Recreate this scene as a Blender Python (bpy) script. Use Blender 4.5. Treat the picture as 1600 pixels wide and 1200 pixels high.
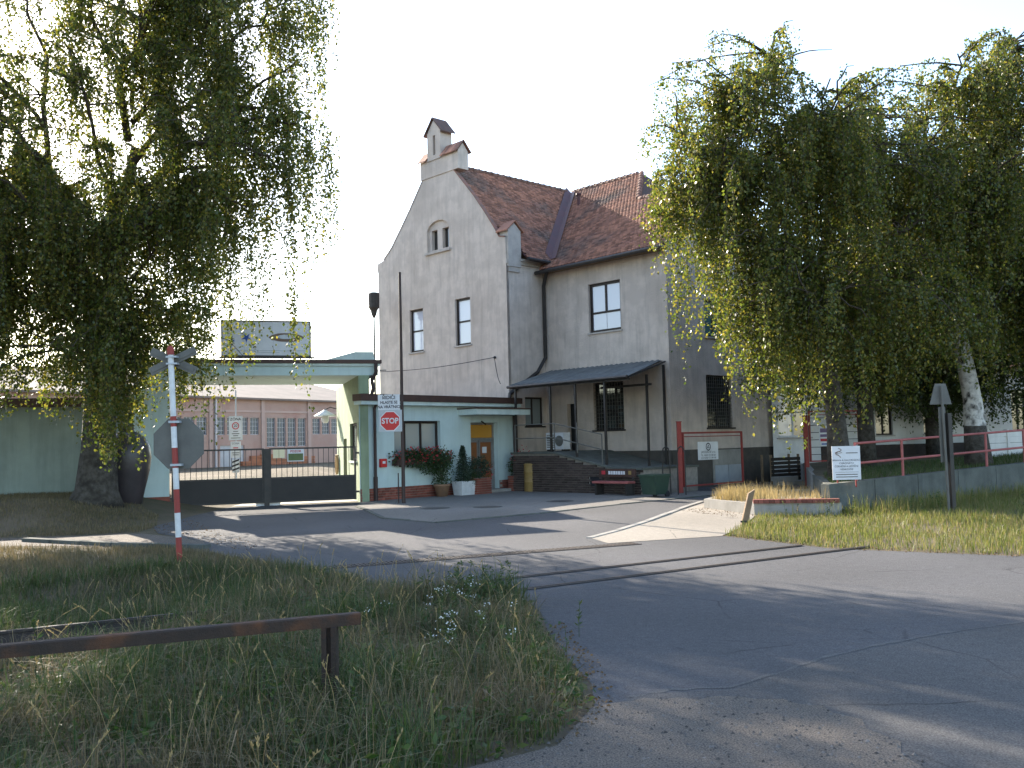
import bpy, bmesh, math, random
import numpy as np
from mathutils import Vector, Matrix
from mathutils.geometry import tessellate_polygon

# ------------------------------------------------------------------ camera, sky, sun, exposure
scene = bpy.context.scene
col = scene.collection
for o in list(bpy.data.objects): bpy.data.objects.remove(o)
CAM_Z = 2.05
pitch, roll = math.atan(92/1500), math.radians(1.4)
fw = Vector((0, math.cos(pitch), math.sin(pitch))); up0 = Vector((0, -math.sin(pitch), math.cos(pitch))); ex = Vector((1, 0, 0))
rt = ex*math.cos(roll) - up0*math.sin(roll); up = up0*math.cos(roll) + ex*math.sin(roll)
cam = bpy.data.objects.new('camera', bpy.data.cameras.new('camera')); col.objects.link(cam)
cam.matrix_world = Matrix(((rt.x, up.x, -fw.x, 0), (rt.y, up.y, -fw.y, 0), (rt.z, up.z, -fw.z, CAM_Z), (0, 0, 0, 1)))
cam.data.sensor_width = 36; cam.data.lens = 33.75; cam.data.clip_end = 3000; cam.data.clip_start = .05
scene.camera = cam
scene.render.resolution_x, scene.render.resolution_y = 1024, 768
SUN_AZ, SUN_EL = math.radians(36), math.radians(25)      # sun stands behind the gate, left of the view axis
world = bpy.data.worlds.new('World'); scene.world = world; world.use_nodes = True
wn = world.node_tree.nodes; sky = wn.new('ShaderNodeTexSky'); sky.sky_type = 'NISHITA'; sky.sun_disc = False
sky.sun_elevation = SUN_EL; sky.sun_rotation = -SUN_AZ; sky.dust_density = .8; sky.air_density = 1.0; sky.ozone_density = 1.0
world.node_tree.links.new(sky.outputs[0], wn['Background'].inputs[0]); wn['Background'].inputs[1].default_value = 0.15
sun = bpy.data.objects.new('sun', bpy.data.lights.new('sun', 'SUN')); col.objects.link(sun)
sun.data.energy = 5.0; sun.data.angle = math.radians(.5); sun.data.color = (1, .9, .76)
sdir = Vector((math.sin(SUN_AZ)*math.cos(SUN_EL), -math.cos(SUN_AZ)*math.cos(SUN_EL), -math.sin(SUN_EL)))
sun.rotation_euler = sdir.to_track_quat('-Z', 'Y').to_euler()
vs = scene.view_settings; vs.view_transform = 'Standard'; vs.look = 'None'; vs.gamma = 1; vs.use_curve_mapping = False
vs.exposure = 1.8

# ------------------------------------------------------------------ helpers
rnd = random.Random(7)
def tag(o, label=None, cat=None, group=None, kind=None):
    if label: o['label'] = label
    if cat: o['category'] = cat
    if group: o['group'] = group
    if kind: o['kind'] = kind
    return o
def empty(name, loc, ang=0, label=None, cat=None, group=None):
    o = bpy.data.objects.new(name, None); col.objects.link(o); o.location = loc; o.rotation_euler = (0, 0, ang)
    o.empty_display_size = .2
    return tag(o, label, cat, group)
def link(name, me, mat, parent=None):
    o = bpy.data.objects.new(name, me); col.objects.link(o)
    if mat and not me.materials: me.materials.append(mat)
    if parent: o.parent = parent
    return o
class MB:
    def __init__(s): s.v = []; s.f = []
    def add(s, vs, fs):
        n = len(s.v); s.v += [tuple(p) for p in vs]; s.f += [tuple(i+n for i in f) for f in fs]; return s
    def box(s, x0, x1, y0, y1, z0, z1, m=None):
        p = [(x0,y0,z0),(x1,y0,z0),(x1,y1,z0),(x0,y1,z0),(x0,y0,z1),(x1,y0,z1),(x1,y1,z1),(x0,y1,z1)]
        if m: p = [m(*q) for q in p]
        return s.add(p, [(0,3,2,1),(4,5,6,7),(0,1,5,4),(1,2,6,5),(2,3,7,6),(3,0,4,7)])
    def quad(s, a, b, c, d): return s.add([a,b,c,d], [(0,1,2,3)])
    def poly(s, pts): return s.add(pts, [tuple(range(len(pts)))])
    def prism(s, pts, off):
        """closed polygon pts (3-D) swept by vector off"""
        n = len(pts); q = [tuple(np.add(p, off)) for p in pts]
        return s.add(list(pts)+q, [tuple(range(n))[::-1], tuple(range(n, 2*n))] + [(i, (i+1) % n, n+(i+1) % n, n+i) for i in range(n)])
    def tube(s, pts, r, n=8, cap=True):
        pts = [Vector(p) for p in pts]; rs = r if isinstance(r, (list, tuple)) else [r]*len(pts)
        rings = []; a = None
        for i, p in enumerate(pts):
            d = (pts[min(i+1, len(pts)-1)] - pts[max(i-1, 0)]).normalized()
            if a is None: a = d.orthogonal().normalized()
            a = (a - d*a.dot(d)).normalized(); b = d.cross(a)
            rings.append([p + (a*math.cos(t) + b*math.sin(t))*rs[i] for t in [2*math.pi*k/n for k in range(n)]])
        vs = [q for R in rings for q in R]; fs = []
        for i in range(len(pts)-1):
            for k in range(n): fs.append((i*n+k, i*n+(k+1) % n, (i+1)*n+(k+1) % n, (i+1)*n+k))
        if cap: fs += [tuple(range(n))[::-1], tuple(range(len(vs)-n, len(vs)))]
        return s.add(vs, fs)
    def lathe(s, prof, n=20, c=(0,0)):
        vs = [(c[0]+r*math.cos(2*math.pi*k/n), c[1]+r*math.sin(2*math.pi*k/n), z) for r, z in prof for k in range(n)]
        fs = [(i*n+k, i*n+(k+1) % n, (i+1)*n+(k+1) % n, (i+1)*n+k) for i in range(len(prof)-1) for k in range(n)]
        fs += [tuple(range(n))[::-1], tuple(range(len(vs)-n, len(vs)))]
        return s.add(vs, fs)
    def panel(s, outer, holes, m, reveal=.2):
        """flat wall face in (a, z) with real openings; m(a, d, z) maps to 3-D, d = depth inwards"""
        loops = [outer]+holes; flat = [p for l in loops for p in l]
        tris = tessellate_polygon([[Vector((p[0], p[1], 0)) for p in l] for l in loops])
        s.add([m(p[0], 0, p[1]) for p in flat], [tuple(t) for t in tris])
        for h in holes:
            for i in range(len(h)):
                p, q = h[i], h[(i+1) % len(h)]
                s.quad(m(p[0], 0, p[1]), m(q[0], 0, q[1]), m(q[0], reveal, q[1]), m(p[0], reveal, p[1]))
        return s
    def mesh(s, name='part', smooth=False):
        me = bpy.data.meshes.new(name); me.from_pydata(s.v, [], s.f); me.update()
        bm = bmesh.new(); bm.from_mesh(me); bmesh.ops.recalc_face_normals(bm, faces=bm.faces); bm.to_mesh(me); bm.free()
        if smooth: me.polygons.foreach_set('use_smooth', [True]*len(me.polygons))
        return me
    def build(s, name, mat, parent=None, smooth=False): return link(name, s.mesh(name, smooth), mat, parent)
def rect(a0, a1, z0, z1): return [(a0, z0), (a1, z0), (a1, z1), (a0, z1)]
def np_mesh(name, verts, polys_n, idx):
    """fast mesh: verts (n,3), polys_n = corners per face (array), idx = flat corner indices"""
    me = bpy.data.meshes.new(name); me.vertices.add(len(verts)); me.vertices.foreach_set('co', np.asarray(verts, np.float32).ravel())
    me.loops.add(len(idx)); me.loops.foreach_set('vertex_index', np.asarray(idx, np.int32))
    me.polygons.add(len(polys_n)); st = np.concatenate([[0], np.cumsum(polys_n)[:-1]])
    me.polygons.foreach_set('loop_start', st.astype(np.int32)); me.polygons.foreach_set('loop_total', np.asarray(polys_n, np.int32))
    me.update(calc_edges=True); return me
def text(body, size, name, mat, parent, loc, align='CENTER', bold=0.0, sx=1.0):
    cu = bpy.data.curves.new('t', 'FONT'); cu.body = body; cu.size = size; cu.align_x = align; cu.align_y = 'CENTER'; cu.offset = bold; cu.resolution_u = 3
    ob = bpy.data.objects.new('t', cu); col.objects.link(ob); dg = bpy.context.evaluated_depsgraph_get()
    me = bpy.data.meshes.new_from_object(ob.evaluated_get(dg)); bpy.data.objects.remove(ob); bpy.data.curves.remove(cu)
    me.transform(Matrix(((sx,0,0,loc[0]),(0,0,-1,loc[1]),(0,1,0,loc[2]),(0,0,0,1)))); me.materials.clear()
    return link(name, me, mat, parent)

# ------------------------------------------------------------------ materials
def M(name, c1, c2=None, scale=2.0, rough=.85, bump=0.0, bscale=25, metal=0.0, spec=.3, streak=0.0, island=0.0, objrand=0.0, c3=None, s3=.5, lo=.35, hi=.65):
    m = bpy.data.materials.new(name); m.use_nodes = True; nt = m.node_tree; N = nt.nodes; L = nt.links; b = N['Principled BSDF']
    b.inputs['Roughness'].default_value = rough; b.inputs['Metallic'].default_value = metal; b.inputs['Specular IOR Level'].default_value = spec
    tc = N.new('ShaderNodeTexCoord'); cur = None
    def noise(sc, vec, det=6, r=.6):
        n = N.new('ShaderNodeTexNoise'); n.inputs['Scale'].default_value = sc; n.inputs['Detail'].default_value = det; n.inputs['Roughness'].default_value = r
        L.new(vec, n.inputs['Vector']); return n.outputs[0]
    def ramp(f, a, bb):
        r = N.new('ShaderNodeMapRange'); r.inputs[1].default_value = a; r.inputs[2].default_value = bb; L.new(f, r.inputs[0]); return r.outputs[0]
    def mix(f, A, B):
        x = N.new('ShaderNodeMix'); x.data_type = 'RGBA'
        if hasattr(f, 'links'): L.new(f, x.inputs[0])
        else: x.inputs[0].default_value = f
        for k, q in ((6, A), (7, B)):
            if hasattr(q, 'links'): L.new(q, x.inputs[k])
            else: x.inputs[k].default_value = (*q, 1)
        return x.outputs[2]
    obj = tc.outputs['Object']; cur = c1
    if c2: cur = mix(ramp(noise(scale, obj), lo, hi), c1, c2)
    if c3: cur = mix(ramp(noise(s3, obj, 4), .5, .68), cur, c3)
    if streak:
        mp = N.new('ShaderNodeMapping'); mp.inputs['Scale'].default_value = (2.2, 2.2, .22); L.new(obj, mp.inputs[0])
        f = ramp(noise(1.6, mp.outputs[0], 8, .7), .48, .78); mu = N.new('ShaderNodeMath'); mu.operation = 'MULTIPLY'; mu.inputs[1].default_value = streak; L.new(f, mu.inputs[0])
        dark = tuple(q*.45 for q in c1); cur = mix(mu.outputs[0], cur, dark)
    if island or objrand:
        if island: g = N.new('ShaderNodeNewGeometry'); f = g.outputs['Random Per Island']
        else: g = N.new('ShaderNodeObjectInfo'); f = g.outputs['Random']
        h = N.new('ShaderNodeHueSaturation'); r = ramp(f, 0, 1); mm = N.new('ShaderNodeMapRange'); k = island or objrand
        mm.inputs[3].default_value = 1-k; mm.inputs[4].default_value = 1+k; L.new(f, mm.inputs[0]); L.new(mm.outputs[0], h.inputs['Value'])
        if hasattr(cur, 'links'): L.new(cur, h.inputs['Color'])
        else: h.inputs['Color'].default_value = (*cur, 1)
        cur = h.outputs[0]
    if hasattr(cur, 'links'): L.new(cur, b.inputs['Base Color'])
    else: b.inputs['Base Color'].default_value = (*cur, 1)
    if bump:
        bp = N.new('ShaderNodeBump'); bp.inputs['Strength'].default_value = bump; bp.inputs['Distance'].default_value = .03
        L.new(noise(bscale, obj, 8, .65), bp.inputs['Height']); L.new(bp.outputs[0], b.inputs['Normal'])
    return m
def leafmat(name, cols, trans=.4, rough=.42):
    m = bpy.data.materials.new(name); m.use_nodes = True; nt = m.node_tree; N = nt.nodes; L = nt.links; b = N['Principled BSDF']
    g = N.new('ShaderNodeNewGeometry'); r = N.new('ShaderNodeValToRGB'); L.new(g.outputs['Random Per Island'], r.inputs[0])
    e = r.color_ramp.elements; e[0].color = (*cols[0], 1); e[1].color = (*cols[-1], 1)
    for i, c in enumerate(cols[1:-1]): q = e.new((i+1)/(len(cols)-1)); q.color = (*c, 1)
    L.new(r.outputs[0], b.inputs['Base Color']); b.inputs['Roughness'].default_value = rough; b.inputs['Specular IOR Level'].default_value = .45
    t = N.new('ShaderNodeBsdfTranslucent'); h = N.new('ShaderNodeHueSaturation'); h.inputs['Value'].default_value = 1.5; h.inputs['Saturation'].default_value = 1.1
    L.new(r.outputs[0], h.inputs['Color']); L.new(h.outputs[0], t.inputs[0])
    mx = N.new('ShaderNodeMixShader'); mx.inputs[0].default_value = trans; L.new(b.outputs[0], mx.inputs[1]); L.new(t.outputs[0], mx.inputs[2])
    L.new(mx.outputs[0], N['Material Output'].inputs[0]); return m
def glass(name, c, rough=.05, spec=1.0):
    m = M(name, c, rough=rough, spec=spec); m.node_tree.nodes['Principled BSDF'].inputs['IOR'].default_value = 1.6; return m
PLASTER = M('plaster', (.62,.525,.455), (.53,.448,.388), 1.6, .95, .8, 28, streak=.6, c3=(.46,.385,.33), s3=.3, lo=.42, hi=.58)
STUCCO_TRIM = M('stucco_trim', (.48,.43,.385), (.38,.34,.31), 3, .95, .3, 60)
MINT = M('mint_paint', (.53,.635,.62), (.48,.585,.57), 1.5, .9, .4, 70, streak=.3)
MINT_TRIM = M('mint_trim', (.58,.66,.62), (.48,.56,.52), 2, .85, .2, 50, streak=.4)
FASCIA = M('brown_fascia', (.085,.045,.035), (.06,.035,.03), 4, .6, .1, 40)
TILE = M('roof_tile', (.36,.165,.105), (.27,.13,.092), 1.2, .85, .3, 90, island=.4, c3=(.14,.10,.085), s3=.5)
TILE_RIDGE = M('ridge_tile', (.27,.12,.085), (.15,.10,.08), 3, .85, .3, 60, objrand=.3)
VALLEY = M('valley_sheet', (.11,.04,.038), (.085,.04,.04), 2, .55)
DARKMETAL = M('dark_metal', (.022,.02,.019), (.04,.032,.028), 5, .5, .1, 40, spec=.4)
BROWNPIPE = M('brown_pipe', (.055,.032,.028), (.04,.027,.025), 4, .5)
FRAME = M('window_frame', (.022,.017,.014), (.03,.02,.017), 6, .5)
PANE_DARK = glass('dark_glass', (.012,.014,.016))
PANE_PALE = glass('pale_glass', (.55,.55,.62), .08, .8)  # glossy panes with an even pale lavender base colour
PANE_BLIND = glass('blind_glass', (.22,.25,.25), .12, .5)
PANE_HALL = glass('hall_glass', (.05,.065,.085), .2, .6)
BRICK_RED = M('red_brick', (.24,.075,.05), (.17,.06,.045), 5, .85, .3, 60, objrand=.3)
BRICK_ISL = M('red_brick_joined', (.25,.08,.055), (.18,.062,.045), 5, .85, .3, 60, island=.3)
BRICK_DARK = M('dark_brick', (.085,.06,.05), (.055,.042,.038), 4, .85, .3, 60, objrand=.35)
MORTAR = M('mortar', (.30,.27,.24), (.22,.2,.18), 8, .95)
PLINTHDARK = M('dark_plinth', (.10,.088,.075), (.07,.062,.055), 3, .9, .4, 30)
CONCRETE = M('concrete', (.34,.32,.29), (.26,.245,.22), 2.5, .95, .5, 50, streak=.5)
CONCRETE_DARK = M('mossy_concrete', (.13,.135,.12), (.08,.085,.075), 1.5, .95, .5, 40, streak=.8)
ASPHALT = M('asphalt', (.105,.104,.106), (.082,.081,.084), .8, .93, .55, 220, c3=(.13,.126,.12), s3=.25)
ASPHALT_OLD = M('worn_asphalt', (.112,.108,.105), (.088,.085,.083), 1.3, .95, .8, 160, c3=(.135,.125,.115), s3=.6)
SEAMSTRIP = M('worn_seam', (.20,.195,.185), (.135,.132,.13), 3.0, .95, .5, 160)
APRON = M('apron_concrete', (.37,.33,.28), (.28,.25,.21), 1.0, .95, .6, 90, c3=(.22,.195,.165), s3=.7)
PAVING = M('paving', (.23,.21,.185), (.18,.165,.15), 2.0, .95, .4, 60, c3=(.15,.14,.125), s3=.5)
YARD = M('yard_concrete', (.46,.44,.40), (.38,.36,.33), .6, .95, .3, 20)
SOIL = M('soil', (.12,.09,.06), (.085,.075,.04), 1.5, 1, .8, 30, c3=(.16,.125,.085), s3=.35)
GRAVEL = M('gravel_soil', (.155,.135,.115), (.11,.098,.088), 2.5, 1, 1, 90, c3=(.085,.078,.072), s3=1.2)
STONE = M('stone', (.13,.118,.105), (.09,.082,.075), 6, .95, island=.6)
STEEL = M('rail_steel', (.06,.045,.038), (.04,.032,.028), 5, .7, .2, 50)
RUST = M('rusty_steel', (.05,.032,.024), (.032,.024,.02), 6, .8, .5, 60, c3=(.11,.048,.024), s3=3)
REDPAINT = M('red_paint', (.30,.045,.035), (.22,.04,.035), 5, .55)
PINKPAINT = M('faded_red_paint', (.38,.115,.105), (.28,.08,.075), 4, .6)
WHITEPAINT = M('white_paint', (.66,.66,.66), (.52,.52,.52), 6, .5)
SIGNWHITE = M('sign_white', (.66,.66,.68), (.58,.58,.60), 3, .45)
SIGNGREY = M('sign_grey', (.40,.42,.45), (.34,.36,.39), 3, .4, metal=.2)
SIGNBACK = M('sign_back', (.15,.145,.13), (.12,.115,.105), 4, .8, spec=.15)
SIGNRED = M('sign_red', (.52,.03,.03), rough=.4)
INK = M('ink', (.02,.02,.025), rough=.6)
INKBLUE = M('ink_blue', (.03,.08,.30), rough=.6)
INKRED = M('ink_red', (.45,.04,.05), rough=.6)
BRONZE = M('bronze_print', (.20,.13,.09), (.14,.09,.07), 6, .5)
CREAM = M('cream_plate', (.75,.66,.45), rough=.6)
GREENPLATE = M('green_plate', (.09,.13,.055), (.12,.15,.06), 9, .6)
HALLWALL = M('hall_plaster', (.40,.285,.235), (.34,.245,.205), .7, .95, .2, 20, c3=(.33,.2,.165), s3=.4)
HALLTRIM = M('hall_trim', (.44,.33,.28), (.38,.29,.25), 1, .95)
HALLROOF = M('hall_roof', (.21,.17,.145), (.16,.135,.115), .8, .9)
WHITEWALL = M('white_wall', (.72,.70,.67), (.62,.60,.58), 1.2, .95, .3, 50, streak=.3)
WOOD = M('weathered_wood', (.23,.16,.10), (.15,.105,.07), 5, .9, .5, 40)
DOORWOOD = M('door_wood', (.26,.10,.035), (.19,.075,.03), 4, .5)
AMBER = glass('amber_glass', (.50,.24,.03), .25, .5)
ALU = M('aluminium', (.34,.33,.32), (.28,.27,.26), 6, .4, metal=.6)
ROOFSHEET = M('corrugated_sheet', (.16,.165,.16), (.11,.115,.112), 2, .7, .2, 30, streak=.3)
TERRACOTTA = M('clay_pot', (.26,.15,.09), (.2,.12,.08), 6, .9)
URN = M('dark_glaze', (.035,.030,.034), (.055,.045,.048), 2, .38, .15, 15, spec=.5)
BARREL = M('ochre_barrel', (.30,.20,.07), (.22,.14,.05), 4, .6)
BARK = M('birch_bark_dark', (.045,.038,.03), (.10,.09,.078), 7, .95, 2.2, 9, c3=(.03,.026,.022), s3=2.5)
BARKWHITE = M('birch_bark_white', (.60,.57,.53), (.36,.34,.31), 7, .85, .6, 30, c3=(.03,.026,.023), s3=3.5)
TWIG = M('twig', (.06,.045,.032), rough=.9)
LEAF = leafmat('birch_leaf', [(.04,.06,.012), (.07,.092,.018), (.095,.115,.022), (.135,.13,.028), (.22,.185,.04)], .52, .36)
LEAFDARK = leafmat('dark_leaf', [(.03,.05,.012), (.05,.075,.018), (.07,.09,.02)])  # darker green foliage for the trees beyond the fence
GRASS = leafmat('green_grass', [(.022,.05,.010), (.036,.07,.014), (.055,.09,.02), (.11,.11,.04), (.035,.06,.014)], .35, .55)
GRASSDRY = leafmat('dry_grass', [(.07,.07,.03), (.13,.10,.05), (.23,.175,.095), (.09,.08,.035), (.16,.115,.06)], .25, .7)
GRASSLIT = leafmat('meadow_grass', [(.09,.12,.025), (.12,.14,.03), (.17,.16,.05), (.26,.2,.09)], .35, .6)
STRAW = leafmat('straw', [(.30,.22,.10), (.38,.29,.14), (.22,.17,.07)], .3, .7)
FLOWERRED = leafmat('red_flower', [(.42,.03,.03), (.5,.06,.08)], .3, .6)
FLOWERWHITE = leafmat('white_flower', [(.7,.7,.66), (.6,.62,.6)], .2, .7)
DEADLEAF = leafmat('dead_leaf', [(.10,.065,.035), (.17,.11,.055), (.07,.048,.03)], .2, .8)

def road_material(name, c1, c2, crack=1.0, speck=.5):
    m = M(name, c1, c2, .7, .92, .5, 130, lo=.3, hi=.7); nt = m.node_tree; N = nt.nodes; L = nt.links; b = N['Principled BSDF']; tc = N.new('ShaderNodeTexCoord'); src = b.inputs['Base Color'].links[0].from_socket
    def noise(s, d=4, r=.6): n = N.new('ShaderNodeTexNoise'); n.inputs['Scale'].default_value = s; n.inputs['Detail'].default_value = d; n.inputs['Roughness'].default_value = r; L.new(tc.outputs['Object'], n.inputs['Vector']); return n
    def rng(f, a, c, d, e): r = N.new('ShaderNodeMapRange'); r.inputs[1].default_value = a; r.inputs[2].default_value = c; r.inputs[3].default_value = d; r.inputs[4].default_value = e; L.new(f, r.inputs[0]); return r.outputs[0]
    def mul(f, g): q = N.new('ShaderNodeMath'); q.operation = 'MULTIPLY'; L.new(f, q.inputs[0]); L.new(g, q.inputs[1]); return q.outputs[0]
    f = mul(rng(noise(75, 3, .7).outputs[0], .3, .7, 1-speck, 1+speck), rng(noise(.35, 5).outputs[0], .35, .65, .8, 1.22))
    f = mul(f, rng(noise(9, 5, .7).outputs[0], .3, .7, .88, 1.12))
    # cracks: warped voronoi edges, present only in places
    mx = N.new('ShaderNodeMix'); mx.data_type = 'VECTOR'; mx.inputs[0].default_value = .12; L.new(tc.outputs['Object'], mx.inputs[4]); L.new(noise(1.5, 5).outputs['Color'], mx.inputs[5])
    v = N.new('ShaderNodeTexVoronoi'); v.feature = 'DISTANCE_TO_EDGE'; v.inputs['Scale'].default_value = .55; L.new(mx.outputs[1], v.inputs['Vector'])
    e = rng(v.outputs['Distance'], .0, .008, 1.0, 0.0); g = mul(e, rng(noise(.45, 3).outputs[0], .5, .58, 0, crack)); 
    inv = N.new('ShaderNodeMath'); inv.operation = 'MULTIPLY_ADD'; inv.inputs[1].default_value = -.6; inv.inputs[2].default_value = 1; L.new(g, inv.inputs[0]); f = mul(f, inv.outputs[0])
    h = N.new('ShaderNodeHueSaturation'); L.new(src, h.inputs['Color']); L.new(f, h.inputs['Value']); L.new(h.outputs[0], b.inputs['Base Color']); return m
ASPHALT = road_material('asphalt_road', (.094,.092,.094), (.072,.070,.073))
ASPHALT_OLD = road_material('asphalt_old', (.098,.093,.089), (.075,.071,.069), 1.0, .65)
SEAMSTRIP = road_material('asphalt_seam', (.125,.12,.115), (.085,.082,.08), 0, .6)
APRON = road_material('apron_worn', (.34,.30,.25), (.25,.22,.18), 1.0, .35)
PAVING = road_material('paving_worn', (.21,.19,.168), (.165,.15,.135), .8, .3)
GRAVEL = road_material('gravel_worn', (.165,.135,.108), (.10,.085,.072), 0, .9)
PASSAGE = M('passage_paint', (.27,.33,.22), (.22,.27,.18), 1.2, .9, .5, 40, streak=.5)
WINGSHADED = M('shaded_mint_paint', (.28,.335,.30), (.23,.275,.245), 1.2, .9, .5, 50, streak=.5)  # mint of the left wing, darkened in colour to stand for tree shade

# ------------------------------------------------------------------ ground
def sm(t): t = np.clip(t, 0, 1); return t*t*(3-2*t)
def H(x, y):
    x = np.asarray(x, float); y = np.asarray(y, float)
    h = .25*np.clip((y-13)/14, 0, 1)
    h = h + .62*sm((-8.7-x)/4)*sm((y-22.3)/3.2)                       # grassy bank under the left birch
    h = h - .20*sm((-3.2-x)/1.5)*sm((y-7.5)/1.5)*sm((16-y)/2.0)*sm((x+20)/4)       # track bed in the grass lies lower than the road
    return h
xs = np.unique(np.concatenate([np.linspace(-900, -40, 8), np.arange(-40, -14, 2.), np.arange(-14, 3, .4), np.arange(4, 60, 4.), np.linspace(60, 900, 8)]))
ys = np.unique(np.concatenate([np.linspace(-300, -10, 5), np.arange(-8, 4, 2.), np.arange(4, 30, .4), [13, 27], np.arange(30, 120, 10.), np.linspace(120, 1500, 8)]))
XX, YY = np.meshgrid(xs, ys); nx, ny = len(xs), len(ys)
V = np.stack([XX.ravel(), YY.ravel(), H(XX, YY).ravel()], 1)
I = np.arange(nx*ny).reshape(ny, nx); Q = np.stack([I[:-1,:-1], I[:-1,1:], I[1:,1:], I[1:,:-1]], -1).reshape(-1, 4)
g_ = np_mesh('ground', V, np.full(len(Q), 4), Q.ravel()); g_.polygons.foreach_set('use_smooth', [True]*len(Q))
tag(link('ground', g_, SOIL), 'bare brown soil under the grass and paving', kind='structure')
def sheet(name, pts, dz, mat, label, thick=0):
    """flat paving laid on the sloping ground: cut along the ground's own rows so that it follows it"""
    bm = bmesh.new(); vs_ = [bm.verts.new((x, y, 0)) for x, y in pts]; bm.faces.new(vs_)
    bmesh.ops.triangulate(bm, faces=bm.faces[:])
    for y in (13, 27): bmesh.ops.bisect_plane(bm, geom=bm.verts[:]+bm.edges[:]+bm.faces[:], plane_co=(0, y, 0), plane_no=(0, 1, 0))
    for v in bm.verts: v.co.z = .25*min(max((v.co.y-13)/14, 0), 1) + dz
    bmesh.ops.recalc_face_normals(bm, faces=bm.faces[:])
    for f in bm.faces:
        if f.normal.z < 0: f.normal_flip()
    me = bpy.data.meshes.new(name); bm.to_mesh(me); bm.free()
    return tag(link(name, me, mat), label, kind='structure')
grass_edge = [(-5.87,18.64), (-5.2,17.7), (-4.34,17.0), (-3.2,15.76), (-2.5,14.7), (-1.48,13.5), (-.7,12.95), (.1,12.7), (.28,11.7), (.32,10.62), (.45,9.3), (.61,8.23), (.57,7.46), (.29,6.63), (-.47,6.0), (-1.2,4.0), (-1.6,-6)]
road = [(-9.8,30.2), (-9.7,26.5), (-9.1,24.2), (-8.2,22.2), (-6.6,20.4)] + grass_edge + [(60,-6), (60,-2), (30,4), (14,12.2), (8.08,15.42), (5.5,16.86), (4.09,19.1), (4.9,20.8), (5.7,23.1), (5.0,25.5), (6.3,28.6), (8.9,30), (10.9,36.2), (9.8,40), (-4,38), (-4.6,31.2)]
sheet('road', road, .008, ASPHALT, 'grey asphalt road leading from the foreground to the factory gate')
sheet('road_patch', [(.62,7.5), (1.0,7.85), (1.73,7.95), (2.87,8.98), (4.1,9.75), (5.37,10.35), (9,11.6), (16,11), (34,2), (60,-3), (60,-6), (-.5,-6), (-.2,5), (.3,6.6)], .0100, ASPHALT_OLD, 'older rougher asphalt surface in the right foreground')
# worn pale seam where the two surfaces meet
sm_pts = [(.85,7.78), (1.25,7.98), (1.73,8.0), (2.3,8.5), (2.87,9.03), (3.5,9.45), (4.1,9.8), (4.7,10.1), (5.37,10.4), (7,11.05), (9,11.65)]
q = MB(); pv = None
for a, b in zip(sm_pts[:-1], sm_pts[1:]):
    for k in range(6):
        x = a[0]+(b[0]-a[0])*k/6; y = a[1]+(b[1]-a[1])*k/6+rnd.uniform(-.015,.015); w0, w1 = rnd.uniform(.005,.05), rnd.uniform(.005,.05); z = .0112
        cu_ = ((x, y-w0, z), (x, y+w1, z))
        if pv: q.quad(pv[0], cu_[0], cu_[1], pv[1])
        pv = cu_
tag(q.build('road_seam', SEAMSTRIP), 'pale worn seam line across the asphalt', kind='structure')
sheet('gravel_shoulder', [(.55,7.5), (.75,7.62), (.9,7.66), (.98,7.74), (1.12,7.68), (1.25,7.72), (1.4,7.64), (1.55,7.74), (1.73,7.70), (1.85,7.62), (2.05,7.6), (2.12,7.46), (2.29,7.38), (2.3,7.2), (2.45,7.02), (2.4,6.8), (2.52,6.5), (2.42,6.25), (2.45,6.0), (2.6,5.2), (2.3,4), (2.4,-4), (-1.5,-4), (-1.1,4.2), (-.47,6.1), (.25,6.6)], .0130, GRAVEL, 'broken gravelly road shoulder in the near foreground')
sheet('apron', [(1.5,19.2), (1.75,18.35), (4.05,19.05), (4.9,20.75), (5.72,23.0), (5.0,25.4), (5.5,27.6), (4.6,25.6), (3.1,22.2), (2.2,20.4)], .014, APRON, 'pale sunlit concrete apron beside the driveway')
sheet('pavement', [(-4.75,29.0), (-3.3,24.6), (-1.9,23.2), (.6,24.9), (3.75,27.9), (7.6,31.6), (5.2,34), (.2,37.1), (-4.95,31.15)], .016, PAVING, 'worn concrete paving in front of the gatehouse')
sheet('yard', [(-9.9,30.25), (-4.9,31.8), (-7.5,38.5), (-6.2,44), (-4,60), (-4,92), (-60,92), (-60,34), (-12,34)], .012, YARD, 'bright concrete factory yard behind the gate')
sheet('path', [(-14,22.1), (-11,22.0), (-8.6,22.3), (-6.6,20.6), (-6.2,19.6), (-7.4,19.6), (-9.5,20.2), (-14,20.6)], .006, GRAVEL, 'dusty footpath along the grassy bank')
def kerb(name, pts, w, h, mat, label, cat, seg=1.0):
    root = empty(name, (pts[0][0], pts[0][1], 0), 0, label, cat); p0 = Vector((pts[0][0], pts[0][1], 0))
    for a, b in zip(pts[:-1], pts[1:]):
        a = Vector((*a, 0)); b = Vector((*b, 0)); n = max(1, round((b-a).length/seg)); d = (b-a)/n; t = d.normalized(); q = Vector((-t.y, t.x, 0))*w/2
        for i in range(n):
            s0 = a+d*i+t*.012; s1 = a+d*(i+1)-t*.012; mb = MB(); j = rnd.uniform(-.008, .008)
            z0, z1 = float(H(s0.x, s0.y)), float(H(s1.x, s1.y))
            c = [s0-q, s1-q, s1+q, s0+q]; zz = [z0, z1, z1, z0]
            mb.add([(*(c[k]-p0).xy, zz[k]-.05) for k in range(4)] + [(*((c[k]-p0)*1).xy, zz[k]+h+j) for k in range(4)], [(0,3,2,1),(4,5,6,7),(0,1,5,4),(1,2,6,5),(2,3,7,6),(3,0,4,7)])
            mb.build('kerb_stone', mat, root)
    return root
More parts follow.
